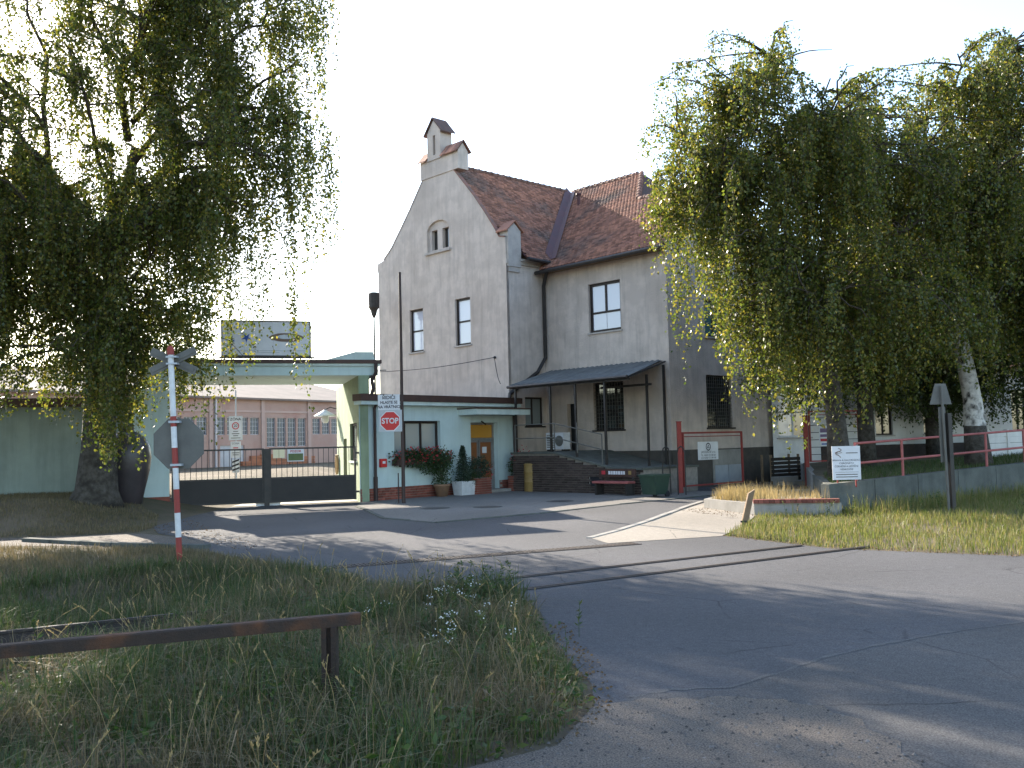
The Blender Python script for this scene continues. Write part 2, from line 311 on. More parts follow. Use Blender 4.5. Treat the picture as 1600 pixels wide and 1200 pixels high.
kerb('driveway_kerb', [(1.45,19.25), (2.15,20.45), (3.05,22.25), (4.55,25.65), (5.3,27.2)], .14, .035, CONCRETE, 'curved pale concrete kerb along the sunlit apron', 'kerb')
kerb('path_kerb', [(-10.8,21.3), (-8.3,20.0), (-6.1,19.2)], .2, .08, CONCRETE_DARK, 'old concrete kerb beside the dusty footpath at left', 'kerb')
kerb('pavement_kerb', [(-4.75,28.95), (-3.35,24.55), (-1.9,23.12), (.62,24.82), (3.75,27.82), (7.6,31.5)], .12, .03, CONCRETE_DARK, 'low kerb edging the paving before the gatehouse', 'kerb')

# two rails across the road; in the grass they stand free
def rail(a, b, label):
    a = Vector((*a, 0)); b = Vector((*b, 0)); t = (b-a).normalized(); q = Vector((-t.y, t.x, 0)); root = empty('railway_rail', a, 0, label, 'rail', 'rails crossing the road')
    n = 26; prof = [(-.06,-.19), (.06,-.19), (.06,-.17), (.012,-.15), (.012,-.04), (.035,-.03), (.035,0), (-.035,0), (-.035,-.03), (-.012,-.04), (-.012,-.15), (-.06,-.17)]
    mb = MB(); rings = []
    for i in range(n+1):
        p = (b-a)*i/n; z = .25*min(max((a.y+p.y-13)/14, 0), 1) + .028
        rings.append([tuple(p + q*u + Vector((0,0,z+w))) for u, w in prof])
    m_ = len(prof); vs_ = [v for r in rings for v in r]
    mb.add(vs_, [(i*m_+k, i*m_+(k+1) % m_, (i+1)*m_+(k+1) % m_, (i+1)*m_+k) for i in range(n) for k in range(m_)] + [tuple(range(m_))[::-1], tuple(range(len(vs_)-m_, len(vs_)))])
    mb.build('rail_profile', STEEL, root)
    fl = MB()
    for i in range(n):                                               # dark flangeway filler beside the railhead, only in the road
        p = (b-a)*i/n; r = (b-a)*(i+1)/n
        if a.x+p.x < -.6: continue
        z0 = .25*min(max((a.y+p.y-13)/14, 0), 1)+.020; z1 = .25*min(max((a.y+r.y-13)/14, 0), 1)+.020
        fl.quad(p-q*.085+Vector((0,0,z0)), r-q*.085+Vector((0,0,z1)), r-q*.04+Vector((0,0,z1)), p-q*.04+Vector((0,0,z0)))
    fl.build('flangeway', DARKMETAL, root)
rd = Vector((.868, .497))
rail((-9.2,8.1), (6.2,17.0), 'nearer steel rail running through the grass and across the asphalt')
rail((-9.7,9.15), (5.1,17.35), 'farther steel rail running through the grass and across the asphalt')
# drainage channel with cross bars
dr = empty('drain_channel', (-3.3,15.8,0), math.atan2(2.3, 5.6), 'long barred drainage channel set across the asphalt road', 'drain')
mb = MB(); L_ = 6.1; N_ = 76; al = math.atan2(2.3, 5.6)
def dz_(u): return .25*min(max((15.8+u*math.sin(al)-13)/14, 0), 1)
for i in range(N_):
    u = i*L_/N_; z = dz_(u); mb.box(u, u+.035, .03, .29, z+.012, z+.026)
mb.build('grate_bars', STEEL, dr)
mb = MB(); mb.add([(0,0,dz_(0)+.011), (L_,0,dz_(L_)+.011), (L_,.3,dz_(L_)+.013), (0,.3,dz_(0)+.013)], [(0,1,2,3)]); mb.build('channel_bed', INK, dr)
mb = MB()
for y_ in (-.03, .29): mb.add([(0,y_,dz_(0)+.02), (L_,y_,dz_(L_)+.02), (L_,y_+.04,dz_(L_)+.02), (0,y_+.04,dz_(0)+.02), (0,y_,dz_(0)-.05), (L_,y_,dz_(L_)-.05), (L_,y_+.04,dz_(L_)-.05), (0,y_+.04,dz_(0)-.05)], [(0,1,2,3),(4,7,6,5),(0,4,5,1),(1,5,6,2),(2,6,7,3),(3,7,4,0)])
mb.build('channel_edge', STEEL, dr)
for (x, y), lb in (((-.77,27.2), 'round iron manhole cover nearest the gatehouse door'), ((-2.25,27.2), 'round iron manhole cover nearest the tall sign pole'), ((1.36,29.0), 'round iron manhole cover before the brick loading ramp')):
    r_ = empty('manhole_cover', (x, y, .26), 0, lb, 'manhole', 'manhole covers in the paving'); MB().lathe([(.36,0), (.36,.014), (.30,.016)], 24).build('cover_plate', DARKMETAL, r_); MB().lathe([(.42,0), (.42,.010), (.37,.012)], 24).build('cover_ring', CONCRETE_DARK, r_)

# ------------------------------------------------------------------ wall frames and windows
def mG(y0=0): return lambda a, d, z: (a, y0+d, z)                    # wall facing -Y
def mS(x0=0): return lambda a, d, z: (x0-d, a, z)                    # wall facing +X, a runs along +Y
def window(parent, m, a0, a1, z0, z1, d, vbars=(), hbars=(), f=.07, fm=FRAME, pm=PANE_DARK, sill=None, grille=None, name='window', thick=.06, low_single=False):
    mb = MB(); mm = lambda a, y, z: m(a, y, z)
    def bx(A0, A1, Z0, Z1, t0, t1): mb.box(A0, A1, t0, t1, Z0, Z1, mm)
    bx(a0, a0+f, z0, z1, d-thick, d); bx(a1-f, a1, z0, z1, d-thick, d); bx(a0+f, a1-f, z0, z0+f, d-thick, d); bx(a0+f, a1-f, z1-f, z1, d-thick, d)
    va = [a0+f*.5]+list(vbars)+[a1-f*.5]; ha = [z0+f*.5]+list(hbars)+[z1-f*.5]
    for v in vbars: bx(v-f*.45, v+f*.45, (hbars[0] if low_single else z0+f), z1-f, d-thick*.9, d-.004)
    for h in hbars: bx(a0+f, a1-f, h-f*.4, h+f*.4, d-thick*.8, d-.002)
    w = mb.build(name, fm, parent)
    for i in range(len(va)-1):
        for j in range(len(ha)-1):
            q = MB(); q.box(va[i]+.01, va[i+1]-.01, d-.022, d-.012, ha[j]+.01, ha[j+1]-.01, mm); q.build('pane', pm if not callable(pm) else pm(i, j), w)
    if sill: q = MB(); q.box(a0-.06, a1+.06, -.06, d, z0-.06, z0, mm); q.build('sill', sill, w)
    if grille:
        nv, nh, gd = grille; q = MB()
        for i in range(nv): a = a0+(a1-a0)*(i+.5)/nv; q.box(a-.007, a+.007, gd, gd+.014, z0, z1, mm)
        for j in range(nh): z = z0+(z1-z0)*(j+.5)/nh; q.box(a0, a1, gd-.010, gd+.002, z-.006, z+.006, mm)
        q.build('grille', SIGNBACK, w)
    return w

# ------------------------------------------------------------------ main building (local X along the street front, Y into the building)
BA = math.radians(-47)
B = empty('gabled_building', (-.12,37.4,.25), BA, 'tall beige plastered building with stepped gable turret and red tiled roof', 'building')
gab = [(-8.66,0), (0,0), (0,9.9), (-.36,9.97), (-.72,10.5), (-1.25,11.2), (-1.86,11.95), (-2.5,12.65), (-3.1,13.3), (-3.1,13.4), (-5.2,13.4), (-5.2,13.3), (-6.19,12.15), (-6.9,11.4), (-7.58,10.7), (-8.2,10.25), (-8.72,10.15), (-8.74,9.9), (-8.66,9.7)]
arch = [(-4.98,10.05), (-3.48,10.05), (-3.48,11.0), (-3.62,11.2), (-3.9,11.33), (-4.23,11.38), (-4.56,11.33), (-4.84,11.2), (-4.98,11.0)]
hG = [rect(-6.33,-5.37,5.85,7.73), rect(-3.19,-2.22,5.87,7.82), arch]
mb = MB(); mb.panel(gab, hG, mG(), .22)
n = len(gab); 
for i in range(1, n):                                                # coping edge of the gable wall, .45 m thick
    p, q = gab[i], gab[(i+1) % n]; mb.quad((p[0],0,p[1]), (q[0],0,q[1]), (q[0],.13,q[1]), (p[0],.13,p[1]))
mb.build('gable_wall', PLASTER, B)
for seg in (gab[2:9], gab[11:16]):
    mb = MB(); mb.add([q for p in seg for q in ((p[0],-.03,p[1]+.004), (p[0],.16,p[1]+.004), (p[0],.16,p[1]+.05), (p[0],-.03,p[1]+.05))], [(4*i+k, 4*i+(k+1) % 4, 4*i+4+(k+1) % 4, 4*i+4+k) for i in range(len(seg)-1) for k in range(4)]); mb.build('gable_coping', TILE_RIDGE if seg[0][0] > -4 else STUCCO_TRIM, B)
window(B, mG(), -6.33,-5.37,5.85,7.73, .16, (), (6.78,), .09, pm=PANE_PALE, sill=STUCCO_TRIM)
window(B, mG(), -3.19,-2.22,5.87,7.82, .16, (), (6.86,), .09, pm=PANE_PALE, sill=STUCCO_TRIM)
# twin attic opening: blind arch with two dark slots
mb = MB(); mb.panel(arch, [rect(-4.78,-4.38,10.14,11.0), rect(-4.05,-3.62,10.14,11.0)], lambda a, d, z: (a, .1+d, z), .2); at = mb.build('attic_window', PLASTER, B)
for a0, a1 in ((-4.78,-4.38), (-4.05,-3.62)): q = MB(); q.box(a0, a1, .26, .28, 10.14, 11.0); q.build('pane', PANE_DARK, at)
MB().box(-5.08,-3.38,-.09,.1,9.95,10.05).build('sill', STUCCO_TRIM, at)
# side wall of the gabled wing, front wall, right wall, and the walls turned away
mb = MB(); mb.panel([(0,0),(2.05,0),(2.05,9.0),(0,9.0)], [rect(.85,1.85,2.45,3.6)], mS(0)); mb.build('side_wall', PLASTER, B)
hP = [rect(2.45,4.06,5.96,7.86), rect(2.55,4.07,2.21,4.02), rect(1.14,1.64,1.34,3.28)]
mb = MB(); mb.panel([(0,0),(6.25,0),(6.25,8.95),(0,8.95)], hP, mG(2.05), .25); mb.build('front_wall', PLASTER, B)
hR = [rect(4.22,5.9,2.19,4.16), rect(4.28,5.5,5.6,7.0)]
mb = MB(); mb.panel([(2.05,0),(9.45,0),(9.45,8.95),(5.75,11.75),(2.05,8.95)], hR, mS(6.25), .25); mb.build('right_wall', PLASTER, B)
mb = MB(); mb.quad((-8.66,0,0), (-8.66,14.9,0), (-8.66,14.9,8.95), (-8.66,0,9.7)); mb.quad((-8.66,14.9,0), (2.05,14.9,0), (2.05,14.9,8.95), (-8.66,14.9,8.95)); mb.poly([(2.05,14.9,0), (2.05,9.45,0), (2.05,9.45,8.95), (2.05,11.9,11.2), (2.05,14.9,8.95)]); mb.quad((2.05,9.45,0), (6.25,9.45,0), (6.25,9.45,8.95), (2.05,9.45,8.95)); mb.poly([(-8.66,2.05,8.95), (-8.66,8.46,13.9), (-8.66,14.9,8.95)])
mb.build('rear_wall', PLASTER, B)
window(B, mG(2.05), 2.45,4.06,5.96,7.86, .16, (3.25,), (6.72,), .10, pm=PANE_PALE, sill=STUCCO_TRIM, low_single=True)
window(B, mG(2.05), 2.55,4.07,2.21,4.02, .2, (3.05,3.56), (2.9,), .06, grille=(11,13,.06), sill=DARKMETAL)
window(B, mS(0), .85,1.85,2.45,3.6, .14, (1.3,), (), .07, pm=PANE_BLIND, sill=DARKMETAL)
window(B, mS(6.25), 4.22,5.9,2.19,4.16, .2, (5.06,), (3.4,), .07, grille=(13,15,.06), sill=DARKMETAL)
window(B, mS(6.25), 4.28,5.5,5.6,7.0, .14, (4.9,), (), .08, pm=glass('teal_glass', (.06,.16,.17), .1, .8), sill=STUCCO_TRIM)
MB().box(1.14,1.64,2.05+.2,2.05+.24,1.34,3.28).build('door', M('door_dark', (.012,.012,.013), rough=.7), B)
mb = MB(); mb.box(.02,6.27,2.02,2.05,.0,1.40); mb.box(6.25,6.28,2.02,9.45,0,1.40); mb.build('plinth', PLINTHDARK, B)
mb = MB(); mb.box(-.0,.07,.0,2.0,8.86,9.0); mb.box(0,.14,.7,2.0,9.0,9.1); mb.build('cornice', STUCCO_TRIM, B)
# low cupboard doors in the right wall
cb = MB(); cb.box(6.285,6.31,4.4,6.3,0.05,1.36); cab = cb.build('meter_cabinet', CONCRETE, B)
for y0, y1 in ((4.5,5.32), (5.36,6.18)): MB().box(6.312,6.335,y0,y1,.14,.78).build('cabinet_door', SIGNGREY, cab)
# turret on the gable apex
mb = MB(); mb.box(-5.3,-2.75,-.04,.52,13.3,14.06); mb.prism([(-5.3,-.04,14.06), (-5.3,.52,14.06), (-5.3,.24,14.42)], (2.55,0,0)); tu = mb.build('turret', PLASTER, B)
mb = MB(); mb.panel([(-4.75,14.0),(-3.85,14.0),(-3.85,15.2),(-4.3,15.72),(-4.75,15.2)], [rect(-4.36,-4.2,14.2,15.05)], mG(-.08), .18)
mb.quad((-4.75,-.08,14), (-4.75,.56,14), (-4.75,.56,15.2), (-4.75,-.08,15.2)); mb.quad((-3.85,-.08,14), (-3.85,.56,14), (-3.85,.56,15.2), (-3.85,-.08,15.2)); mb.poly([(-4.75,.56,14),(-3.85,.56,14),(-3.85,.56,15.2),(-4.3,.56,15.72),(-4.75,.56,15.2)]); mb.box(-4.36,-4.2,.09,.1,14.2,15.05); mb.build('belfry', PLASTER, tu)
mb = MB()
for sx in (-1, 1): mb.box(0,1,0,1,0,1, lambda x, y, z, sx=sx: (-4.3+sx*(.62*x), -.16+.8*y, 15.80-.70*x+.05*z))
mb.build('belfry_roof', M('old_tile', (.15,.085,.07), (.10,.07,.06), 6, .85, .4, 50), tu)
mb = MB()
for sy in (-1, 1):
    for k in range(14):
        x0 = -5.4+k*.196
        if sy < 0 and -4.82 < x0+.1 < -3.8: continue
        mb.box(0,1,0,1,0,1, lambda x, y, z, sy=sy, x0=x0: (x0+.19*x, .24+sy*.40*y, 14.50-.48*y+.035*z+.012*math.sin(3.14*x)))
mb.build('turret_tiles', TILE, tu)
# kneeler block on the right corner
mb = MB(); mb.box(-.4,.1,.04,.74,8.75,10.2); mb.prism([(.1,.04,10.2), (.1,.74,10.2), (.1,.39,10.5)], (-.5,0,0)); mb.box(-.3,.06,.1,.68,8.55,8.75); kn = mb.build('kneeler', STUCCO_TRIM, B)
mb = MB()
for sy in (-1, 1): mb.box(0,1,0,1,0,1, lambda x, y, z, sy=sy: (-.5+.68*x, .39+sy*.46*y, 10.56-.42*y+.05*z))
mb.build('kneeler_tiles', TILE, kn)
# roofs: real tiles laid in courses over a closed deck
zr, yr, xr = 13.92, 8.46, -4.3
kP = (zr-8.72)/(yr-1.60)                                            # pitch of the street slope
def zP(y): return 8.72+kP*(y-1.60)
kS = (zr-9.12)/(.40-xr)
def zS(x): return zr-kS*(x-xr)
def tiles(O, U, Vv, w, e, rows, c0, c1, inside):
    O = np.array(O, float); U = np.array(U, float); Vv = np.array(Vv, float); Nn = np.cross(U, Vv); Nn /= np.linalg.norm(Nn)
    base = np.array([(-w*.49,.05,.030), (-w*.25,.006,.034), (w*.25,.006,.034), (w*.49,.05,.030), (w*.49,e*1.25,.004), (-w*.49,e*1.25,.004), (-w*.49,.05,.0), (-w*.25,.006,.0), (w*.25,.006,.0), (w*.49,.05,.0)])
    out = []; rs = np.random.RandomState(3)
    for j in range(rows):
        us = np.arange(c0, c1, w)+(w/2 if j % 2 else 0); vv = j*e
        for u in us:
            if inside(u, vv+e*.6): out.append((u+rs.uniform(-.006,.006), vv+rs.uniform(-.008,.008), rs.uniform(0,.010)))
    out = np.array(out); uvn = base[None]+np.stack([out[:,0], out[:,1], out[:,2]], 1)[:,None,:]
    P = O+uvn[...,0:1]*U+uvn[...,1:2]*Vv+uvn[...,2:3]*Nn; nt = len(out); b_ = np.arange(nt)[:,None]*10
    idx = np.concatenate([b_+np.array([0,1,2,3,4,5]), b_+np.array([0,6,7,1]), b_+np.array([1,7,8,2]), b_+np.array([2,8,9,3])], 1)
    return np_mesh('roof_tiles', P.reshape(-1, 3), np.tile([6,4,4,4], nt), idx.ravel())
lenP = math.hypot(yr-1.60, zr-8.72); vP = ((0), (yr-1.60)/lenP, (zr-8.72)/lenP)
def inP(u, v):
    y = 1.60+v*vP[1]; z = 8.72+v*vP[2]
    if y > yr-.05: return False
    if u < 6.5 and u > -4.4:
        if z < 9.12 and u < .3: return u > .05+(9.12-z)*.3
        if zS(u) > z-.02 and u < .4: return False                    # under the gabled wing's slope
        if y > 5.75: return u < .13+(yr-y)*(1.92/2.71)
        return True
    return False
rp = MB(); rp.add([(.1,1.6,8.66),(6.55,1.6,8.66),(6.55,5.75,zP(5.75)-.03),(2.05,5.75,zP(5.75)-.03),(.13,yr,zr-.03),(xr,yr,zr-.03),(.37,1.6+(9.12-8.72)/kP,9.08)], [(0,1,2,3,4,5,6)])
rp.quad((-8.8,yr,zr-.03),(.13,yr,zr-.03),(2.05,11.17,zP(5.75)-.03),(2.05,15.3,8.7)); rp.add([(-8.8,yr,zr-.03),(2.05,15.3,8.7),(-8.8,15.3,8.7)], [(0,1,2)])
rp.quad((2.05,5.75,zP(5.75)-.03),(6.55,5.75,zP(5.75)-.03),(6.55,9.9,8.66),(2.05,9.9,8.66)); rp.quad((-8.8,yr,zr-.03),(xr,yr,zr-.03),(-8.8,1.6,8.66),(-8.8,1.6,8.66))
roof = rp.build('street_roof', VALLEY, B)
tag(link('roof_tiles', tiles((0,1.60,8.72), (1,0,0), vP, .18, .155, int(lenP/.155)+1, -4.4, 6.5, inP), TILE, roof), kind='stuff')
MB().add([(.15,yr-.02,zr-.02),(2.1,5.75,zP(5.75)),(2.1,11.15,zP(5.75))], [(0,1,2)]).build('hip_end', M('shaded_hip_tile', (.10,.055,.045), (.075,.05,.045), 5, .9, .6, 30), roof)  # tile colour darkened here to stand for shade on this face
lenS = math.hypot(.40-xr, zr-9.12); vS = (-(.40-xr)/lenS, 0, (zr-9.12)/lenS)
def inS(u, v):
    x = .40+v*vS[0]; z = 9.12+v*vS[2]; y = u
    if y < .15 or x < xr+.03: return False
    if y < .8 and z < 10.6: return False
    return zP(y) < z+.02 if y > 1.7 else True
gr = MB(); gr.add([(.40,.75,9.08),(.40,2.13,9.08),(xr,yr,zr-.03),(xr,.13,zr-.03),(-.45,.13,zS(-.45)-.03),(-.45,.75,zS(-.45)-.03)], [(0,1,2,3,4,5)]); gr.add([(xr,.45,zr-.03),(xr,yr,zr-.03),(-8.9,2.2,9.15),(-8.9,.45,9.15)], [(0,1,2,3)])
wing = gr.build('wing_roof', VALLEY, B)
tag(link('roof_tiles', tiles((.40,0,9.12), (0,1,0), vS, .18, .155, int(lenS/.155)+1, .15, 8.4, inS), TILE, wing), kind='stuff')
# painted valley sheet
a_ = Vector((.37,2.13,9.15)); b_ = Vector((xr+.1,yr-.14,zr-.06)); mb = MB()
for t0, t1 in [(i/8, (i+1)/8) for i in range(8)]:
    p = a_.lerp(b_, t0); q = a_.lerp(b_, t1)
    mb.quad(p+Vector((-.3,0,zS(p.x-.3)-zS(p.x)+.07)), q+Vector((-.3,0,zS(q.x-.3)-zS(q.x)+.07)), q+Vector((0,0,.05)), p+Vector((0,0,.05)))
    mb.quad(p+Vector((0,0,.05)), q+Vector((0,0,.05)), q+Vector((.28,0,.07)), p+Vector((.28,0,.07)))
mb.build('valley_flashing', VALLEY, wing)
rt_ = MB(); rt_.tube([(0,0,0), (.36,0,.0)], .11, 10); rt_.tube([(.33,0,.0), (.40,0,.012)], .128, 10); RT = rt_.mesh('ridge_tile', True)
def ridge(a, b, par):
    a = Vector(a); b = Vector(b); n = int((b-a).length/.37); d = (b-a).normalized()
    for i in range(n):
        o = link('ridge_tile', RT, TILE_RIDGE, par); o.location = a+d*(i*.37); o.rotation_euler = d.to_track_quat('X', 'Z').to_euler()
ridge((xr,.62,zr+.0), (xr,yr-.1,zr+.0), wing); ridge((xr+.1,yr,zr+.01), (.15,yr,zr+.01), roof); ridge((2.12,5.75,zP(5.75)+.01), (6.5,5.75,zP(5.75)+.01), roof); ridge((.15,yr-.05,zr), (2.05,5.78,zP(5.75)), roof)
mb = MB(); mb.tube([(.46,.76,9.06), (.46,2.0,9.03)], .075, 8); mb.tube([(.1,1.5,8.60), (6.55,1.5,8.63)], .075, 8); mb.build('gutter', DARKMETAL, B)
MB().box(.3,6.5,1.58,2.05,8.60,8.66).build('eave_soffit', WOOD, B)
mb = MB(); mb.tube([(.46,2.0,8.98), (.5,1.75,8.6), (.18,1.88,8.1), (.14,1.92,7.6), (.14,1.92,5.2), (.10,1.5,4.6), (.1,-.06,3.7), (.1,-.12,3.3), (.1,-.12,.2)], .075, 8); mb.build('downpipe', DARKMETAL, B)
mb = MB(); mb.tube([(xr+.2,yr,zr), (xr+.2,yr,zr+2.0)], .018, 6); mb.build('lightning_rod', DARKMETAL, B)
mb = MB(); mb.tube([(-2.3,6.8,zP(6.8)-.1), (-2.3,6.8,zP(6.8)+.5)], .07, 8); mb.tube([(-2.3,6.8,zP(6.8)+.48), (-2.3,6.8,zP(6.8)+.56)], .13, 8); mb.build('vent_pipe', VALLEY, B)

# ------------------------------------------------------------------ loading ramp before the front wall
Rm = empty('loading_ramp', (-.12,37.4,.25), BA, 'brick loading ramp with sloping concrete deck beside the building', 'ramp')
def zt(x): return 1.38 if x < 3.4 else max(.82, 1.38-(x-3.4)*.2)
mb = MB(); pr = [(1.2,0), (7.4,0), (7.4,zt(7.4)), (6.2,zt(6.2)), (3.4,1.38), (1.2,1.38)]
mb.prism([(x,-.98,z) for x, z in pr], (0,2.9,0)); mb.build('core', MORTAR, Rm)
mb = MB(); pt = [(1.15,1.38), (3.4,1.38), (6.2,zt(6.2)), (7.45,zt(7.4))]
for (x0, z0), (x1, z1) in zip(pt[:-1], pt[1:]): mb.add([(x0,-1.07,z0), (x1,-1.07,z1), (x1,1.95,z1), (x0,1.95,z0), (x0,-1.07,z0+.07), (x1,-1.07,z1+.07), (x1,1.95,z1+.07), (x0,1.95,z0+.07)], [(0,3,2,1),(4,5,6,7),(0,1,5,4),(1,2,6,5),(2,3,7,6),(3,0,4,7)])
mb.build('deck', CONCRETE_DARK, Rm)
BR = MB().box(0,.24,-.035,.03,0,.07).mesh('brick'); BRh = MB().box(0,.11,-.035,.03,0,.07).mesh('brick')
for j in range(17):
    z = .01+j*.082; x = 1.22
    if j % 2: o = link('brick', BRh, BRICK_DARK, Rm); o.location = (x,-1.0,z); x += .125
    while x+.24 < 7.4:
        if z+.07 < zt(x+.24)-.0 and not (5.05 < x+.12 < 5.62 and .25 < z < .58):
            o = link('brick', BR, BRICK_DARK, Rm); o.location = (x,-1.0+rnd.uniform(-.006,.004),z)
        x += .252
MB().box(5.05,5.6,-1.0,-.97,.25,.6).build('vent_opening', INK, Rm)
mb = MB()
for x in (3.35,4.45): mb.tube([(x,-.95,1.4), (x,-.95,2.45)], .022, 6)
mb.tube([(1.3,-.95,2.45), (3.35,-.95,2.45), (5.6,-.95,2.02)], .02, 6); mb.tube([(1.3,-.95,1.95), (3.35,-.95,1.95), (5.6,-.95,1.5)], .02, 6); mb.tube([(1.3,-.95,1.4), (1.3,-.95,2.45)], .022, 6); mb.tube([(5.6,-.95,1.0), (5.6,-.95,2.02)], .022, 6); mb.build('handrail', SIGNBACK, Rm)
Cn = empty('ramp_canopy', (-.12,37.4,.25), BA, 'lean-to corrugated canopy on thin steel posts over the loading ramp', 'canopy')
mb = MB(); nn = 80; top = []
for i in range(nn+1):
    x = 5.85*i/nn; c = .022*math.sin(i*1.8)
    top.append(((.3+x*.96,2.03,4.66+c), (1.02+x,-.98,3.94+c)))
for (a, b), (c, d) in zip(top[:-1], top[1:]): mb.quad(a, b, d, c); mb.quad(*[(p[0], p[1], p[2]-.03) for p in (a, c, d, b)])
mb.build('roof_sheet', ROOFSHEET, Cn)
for x in (1.3,3.12,4.36,5.73,6.8):
    if x < 6: MB().box(x-.035,x+.035,-.92,-.85,max(zt(x)+.07,.8),3.86).build('post', DARKMETAL, Cn)
    MB().add([(x-.03,-.92,3.86),(x+.03,-.92,3.86),(x-.67,2.0,4.55),(x-.73,2.0,4.55),(x-.03,-.92,3.93),(x+.03,-.92,3.93),(x-.67,2.0,4.61),(x-.73,2.0,4.61)], [(0,3,2,1),(4,5,6,7),(0,1,5,4),(1,2,6,5),(2,3,7,6),(3,0,4,7)]).build('rafter', DARKMETAL, Cn)
MB().box(1.05,6.85,-.96,-.86,3.80,3.858).build('front_beam', DARKMETAL, Cn); MB().tube([(1.02,-1.03,3.88), (6.87,-1.03,3.90)], .055, 8).build('gutter', DARKMETAL, Cn)
for x, y, z in ((6.4,.55,4.05), (6.13,1.85,4.45)): MB().box(x-.035,x+.035,y-.035,y+.035,.89,z).build('post', DARKMETAL, Cn)
MB().box(4.3,6.6,.5,.58,3.66,3.74).build('tie_beam', DARKMETAL, Cn)
def on_building(x, y, z=0):
    c, s = math.cos(BA), math.sin(BA); return (-.12+c*x-s*y, 37.4+s*x+c*y, .25+z)
ac = empty('air_conditioner', on_building(2.3,.3,1.46), BA, 'pale boxy air conditioner unit standing on the ramp deck', 'air conditioner')
MB().box(-.45,.45,-.18,.18,.06,.68).build('housing', SIGNWHITE, ac); q = MB()
for k in range(8): q.box(-.40,.0,-.195,-.18,.12+k*.065,.15+k*.065)
q.build('louvres', SIGNBACK, ac); MB().lathe([(.2,-.01),(.2,.01)], 20).build('fan_grille', SIGNBACK, ac).matrix_local = Matrix.Translation((.24,-.19,.37)) @ Matrix.Rotation(math.pi/2, 4, 'X')
q = MB(); q.box(-.42,-.34,-.18,.18,0,.06); q.box(.34,.42,-.18,.18,0,.06); q.build('feet', DARKMETAL, ac)
bn = empty('lettered_bench', on_building(6.55,-1.5), BA, 'long bench with faded red seat plank and lettered dark backboard before brick ramp', 'bench')
MB().box(-.78,.78,-.2,.16,.40,.47).build('seat', PINKPAINT, bn); bb = MB().box(-.78,.78,.17,.22,.60,.86).build('backboard', M('bench_dark', (.05,.03,.025), (.08,.04,.03), 4, .7), bn)
q = MB(); x = -.36
for w in (.09,.07,.1,.06,.09,.08,.07): q.box(x, x+w, .158, .168, .68, .79); x += w+.025
q.build('lettering', SIGNWHITE, bb); MB().box(-.66,-.5,.158,.168,.68,.8).build('painted_mark', INKRED, bb); MB().box(.5,.62,.158,.168,.68,.8).build('painted_mark', BARREL, bb)
for x in (-.66,.66):
    q = MB(); q.box(x-.04,x+.04,-.16,.12,0,.40); q.box(x-.03,x+.03,.17,.225,.0,.6); q.build('leg', DARKMETAL, bn)
wb = empty('green_bin', on_building(8.45,-1.75), BA, 'dull green wheeled bin at the end of the brick ramp', 'bin')
q = MB(); q.add([(-.26,-.28,.1),(.26,-.28,.1),(.26,.28,.1),(-.26,.28,.1),(-.32,-.36,.66),(.32,-.36,.66),(.32,.36,.66),(-.32,.36,.66)], [(0,3,2,1),(4,5,6,7),(0,1,5,4),(1,2,6,5),(2,3,7,6),(3,0,4,7)]); GRN = M('bin_green', (.03,.06,.04), (.025,.045,.035), 5, .55); q.build('body', GRN, wb)
MB().box(-.35,.35,-.39,.38,.66,.72).build('lid', GRN, wb)
for x in (-.24,.24): q = MB(); q.tube([(x-.03,.3,.1),(x+.03,.3,.1)], .1, 12); q.build('wheel', INK, wb)
for k, (x, lb) in enumerate(((7.95,'bent steel hoop nearer the green bin'), (8.55,'bent steel hoop beside the red gate post'))):
    hp = empty('steel_hoop', on_building(x,-.5), BA, lb, 'hoop', 'steel hoops by the ramp')
    MB().tube([(-.15,0,0), (-.15,0,1.35), (-.1,0,1.5), (0,0,1.56), (.1,0,1.5), (.15,0,1.35), (.15,0,0)], .022, 8).build('hoop_tube', DARKMETAL, hp)

# ------------------------------------------------------------------ gatehouse (local X along its front, Y inwards)
GA = math.atan2(5.7, 5.05); c_, s_ = math.cos(GA), math.sin(GA)
G = empty('gatehouse', (-5.0,31.2,.25), GA, 'low mint green gatehouse with brown fascia and brick plinth', 'gatehouse')
def gl(wx, wy): dx, dy = wx+5.0, wy-31.2; return (dx*c_+dy*s_, -dx*s_+dy*c_)
foot = [(0,0), (7.6,0), gl(-.14,37.5), gl(-5.2,42.9), gl(-6.95,37.9)]
mb = MB(); mb.panel(rect(0,7.6,0,3.3), [rect(1.5,3.66,1.35,2.64), rect(5.2,6.66,.02,2.58)], mG(), .3)
for i in range(1, 5):
    p, q = foot[i], foot[(i+1) % 5]
    if i == 4: continue
    mb.quad((*p,0), (*q,0), (*q,3.3), (*p,3.3))
mb.poly([(*p,3.42) for p in foot]); mb.build('wall', MINT, G)
# side wall along the gate passage, with the gatekeeper's window
p0, p1 = Vector(foot[0]), Vector(foot[4]); dd = (p1-p0); LP = dd.length; dd.normalize(); nn_ = Vector((dd.y, -dd.x))     # inward
mPass = lambda a, d, z: (p0.x+dd.x*a+nn_.x*d, p0.y+dd.y*a+nn_.y*d, z)
mb = MB(); mb.panel(rect(0,LP,0,4.12), [rect(.6,2.55,1.32,2.6), rect(3.6,4.6,.02,2.1)], mPass, .2); mb.quad(mPass(0,.0,3.3), mPass(0,.35,3.3), mPass(0,.35,4.12), mPass(0,0,4.12)); mb.quad(mPass(0,.35,3.3), mPass(LP,.35,3.3), mPass(LP,.35,4.12), mPass(0,.35,4.12)); mb.build('passage_wall', PASSAGE, G)
window(G, mPass, .6,2.55,1.32,2.6, .15, (1.55,), (), .07, pm=PANE_BLIND, sill=MINT_TRIM)
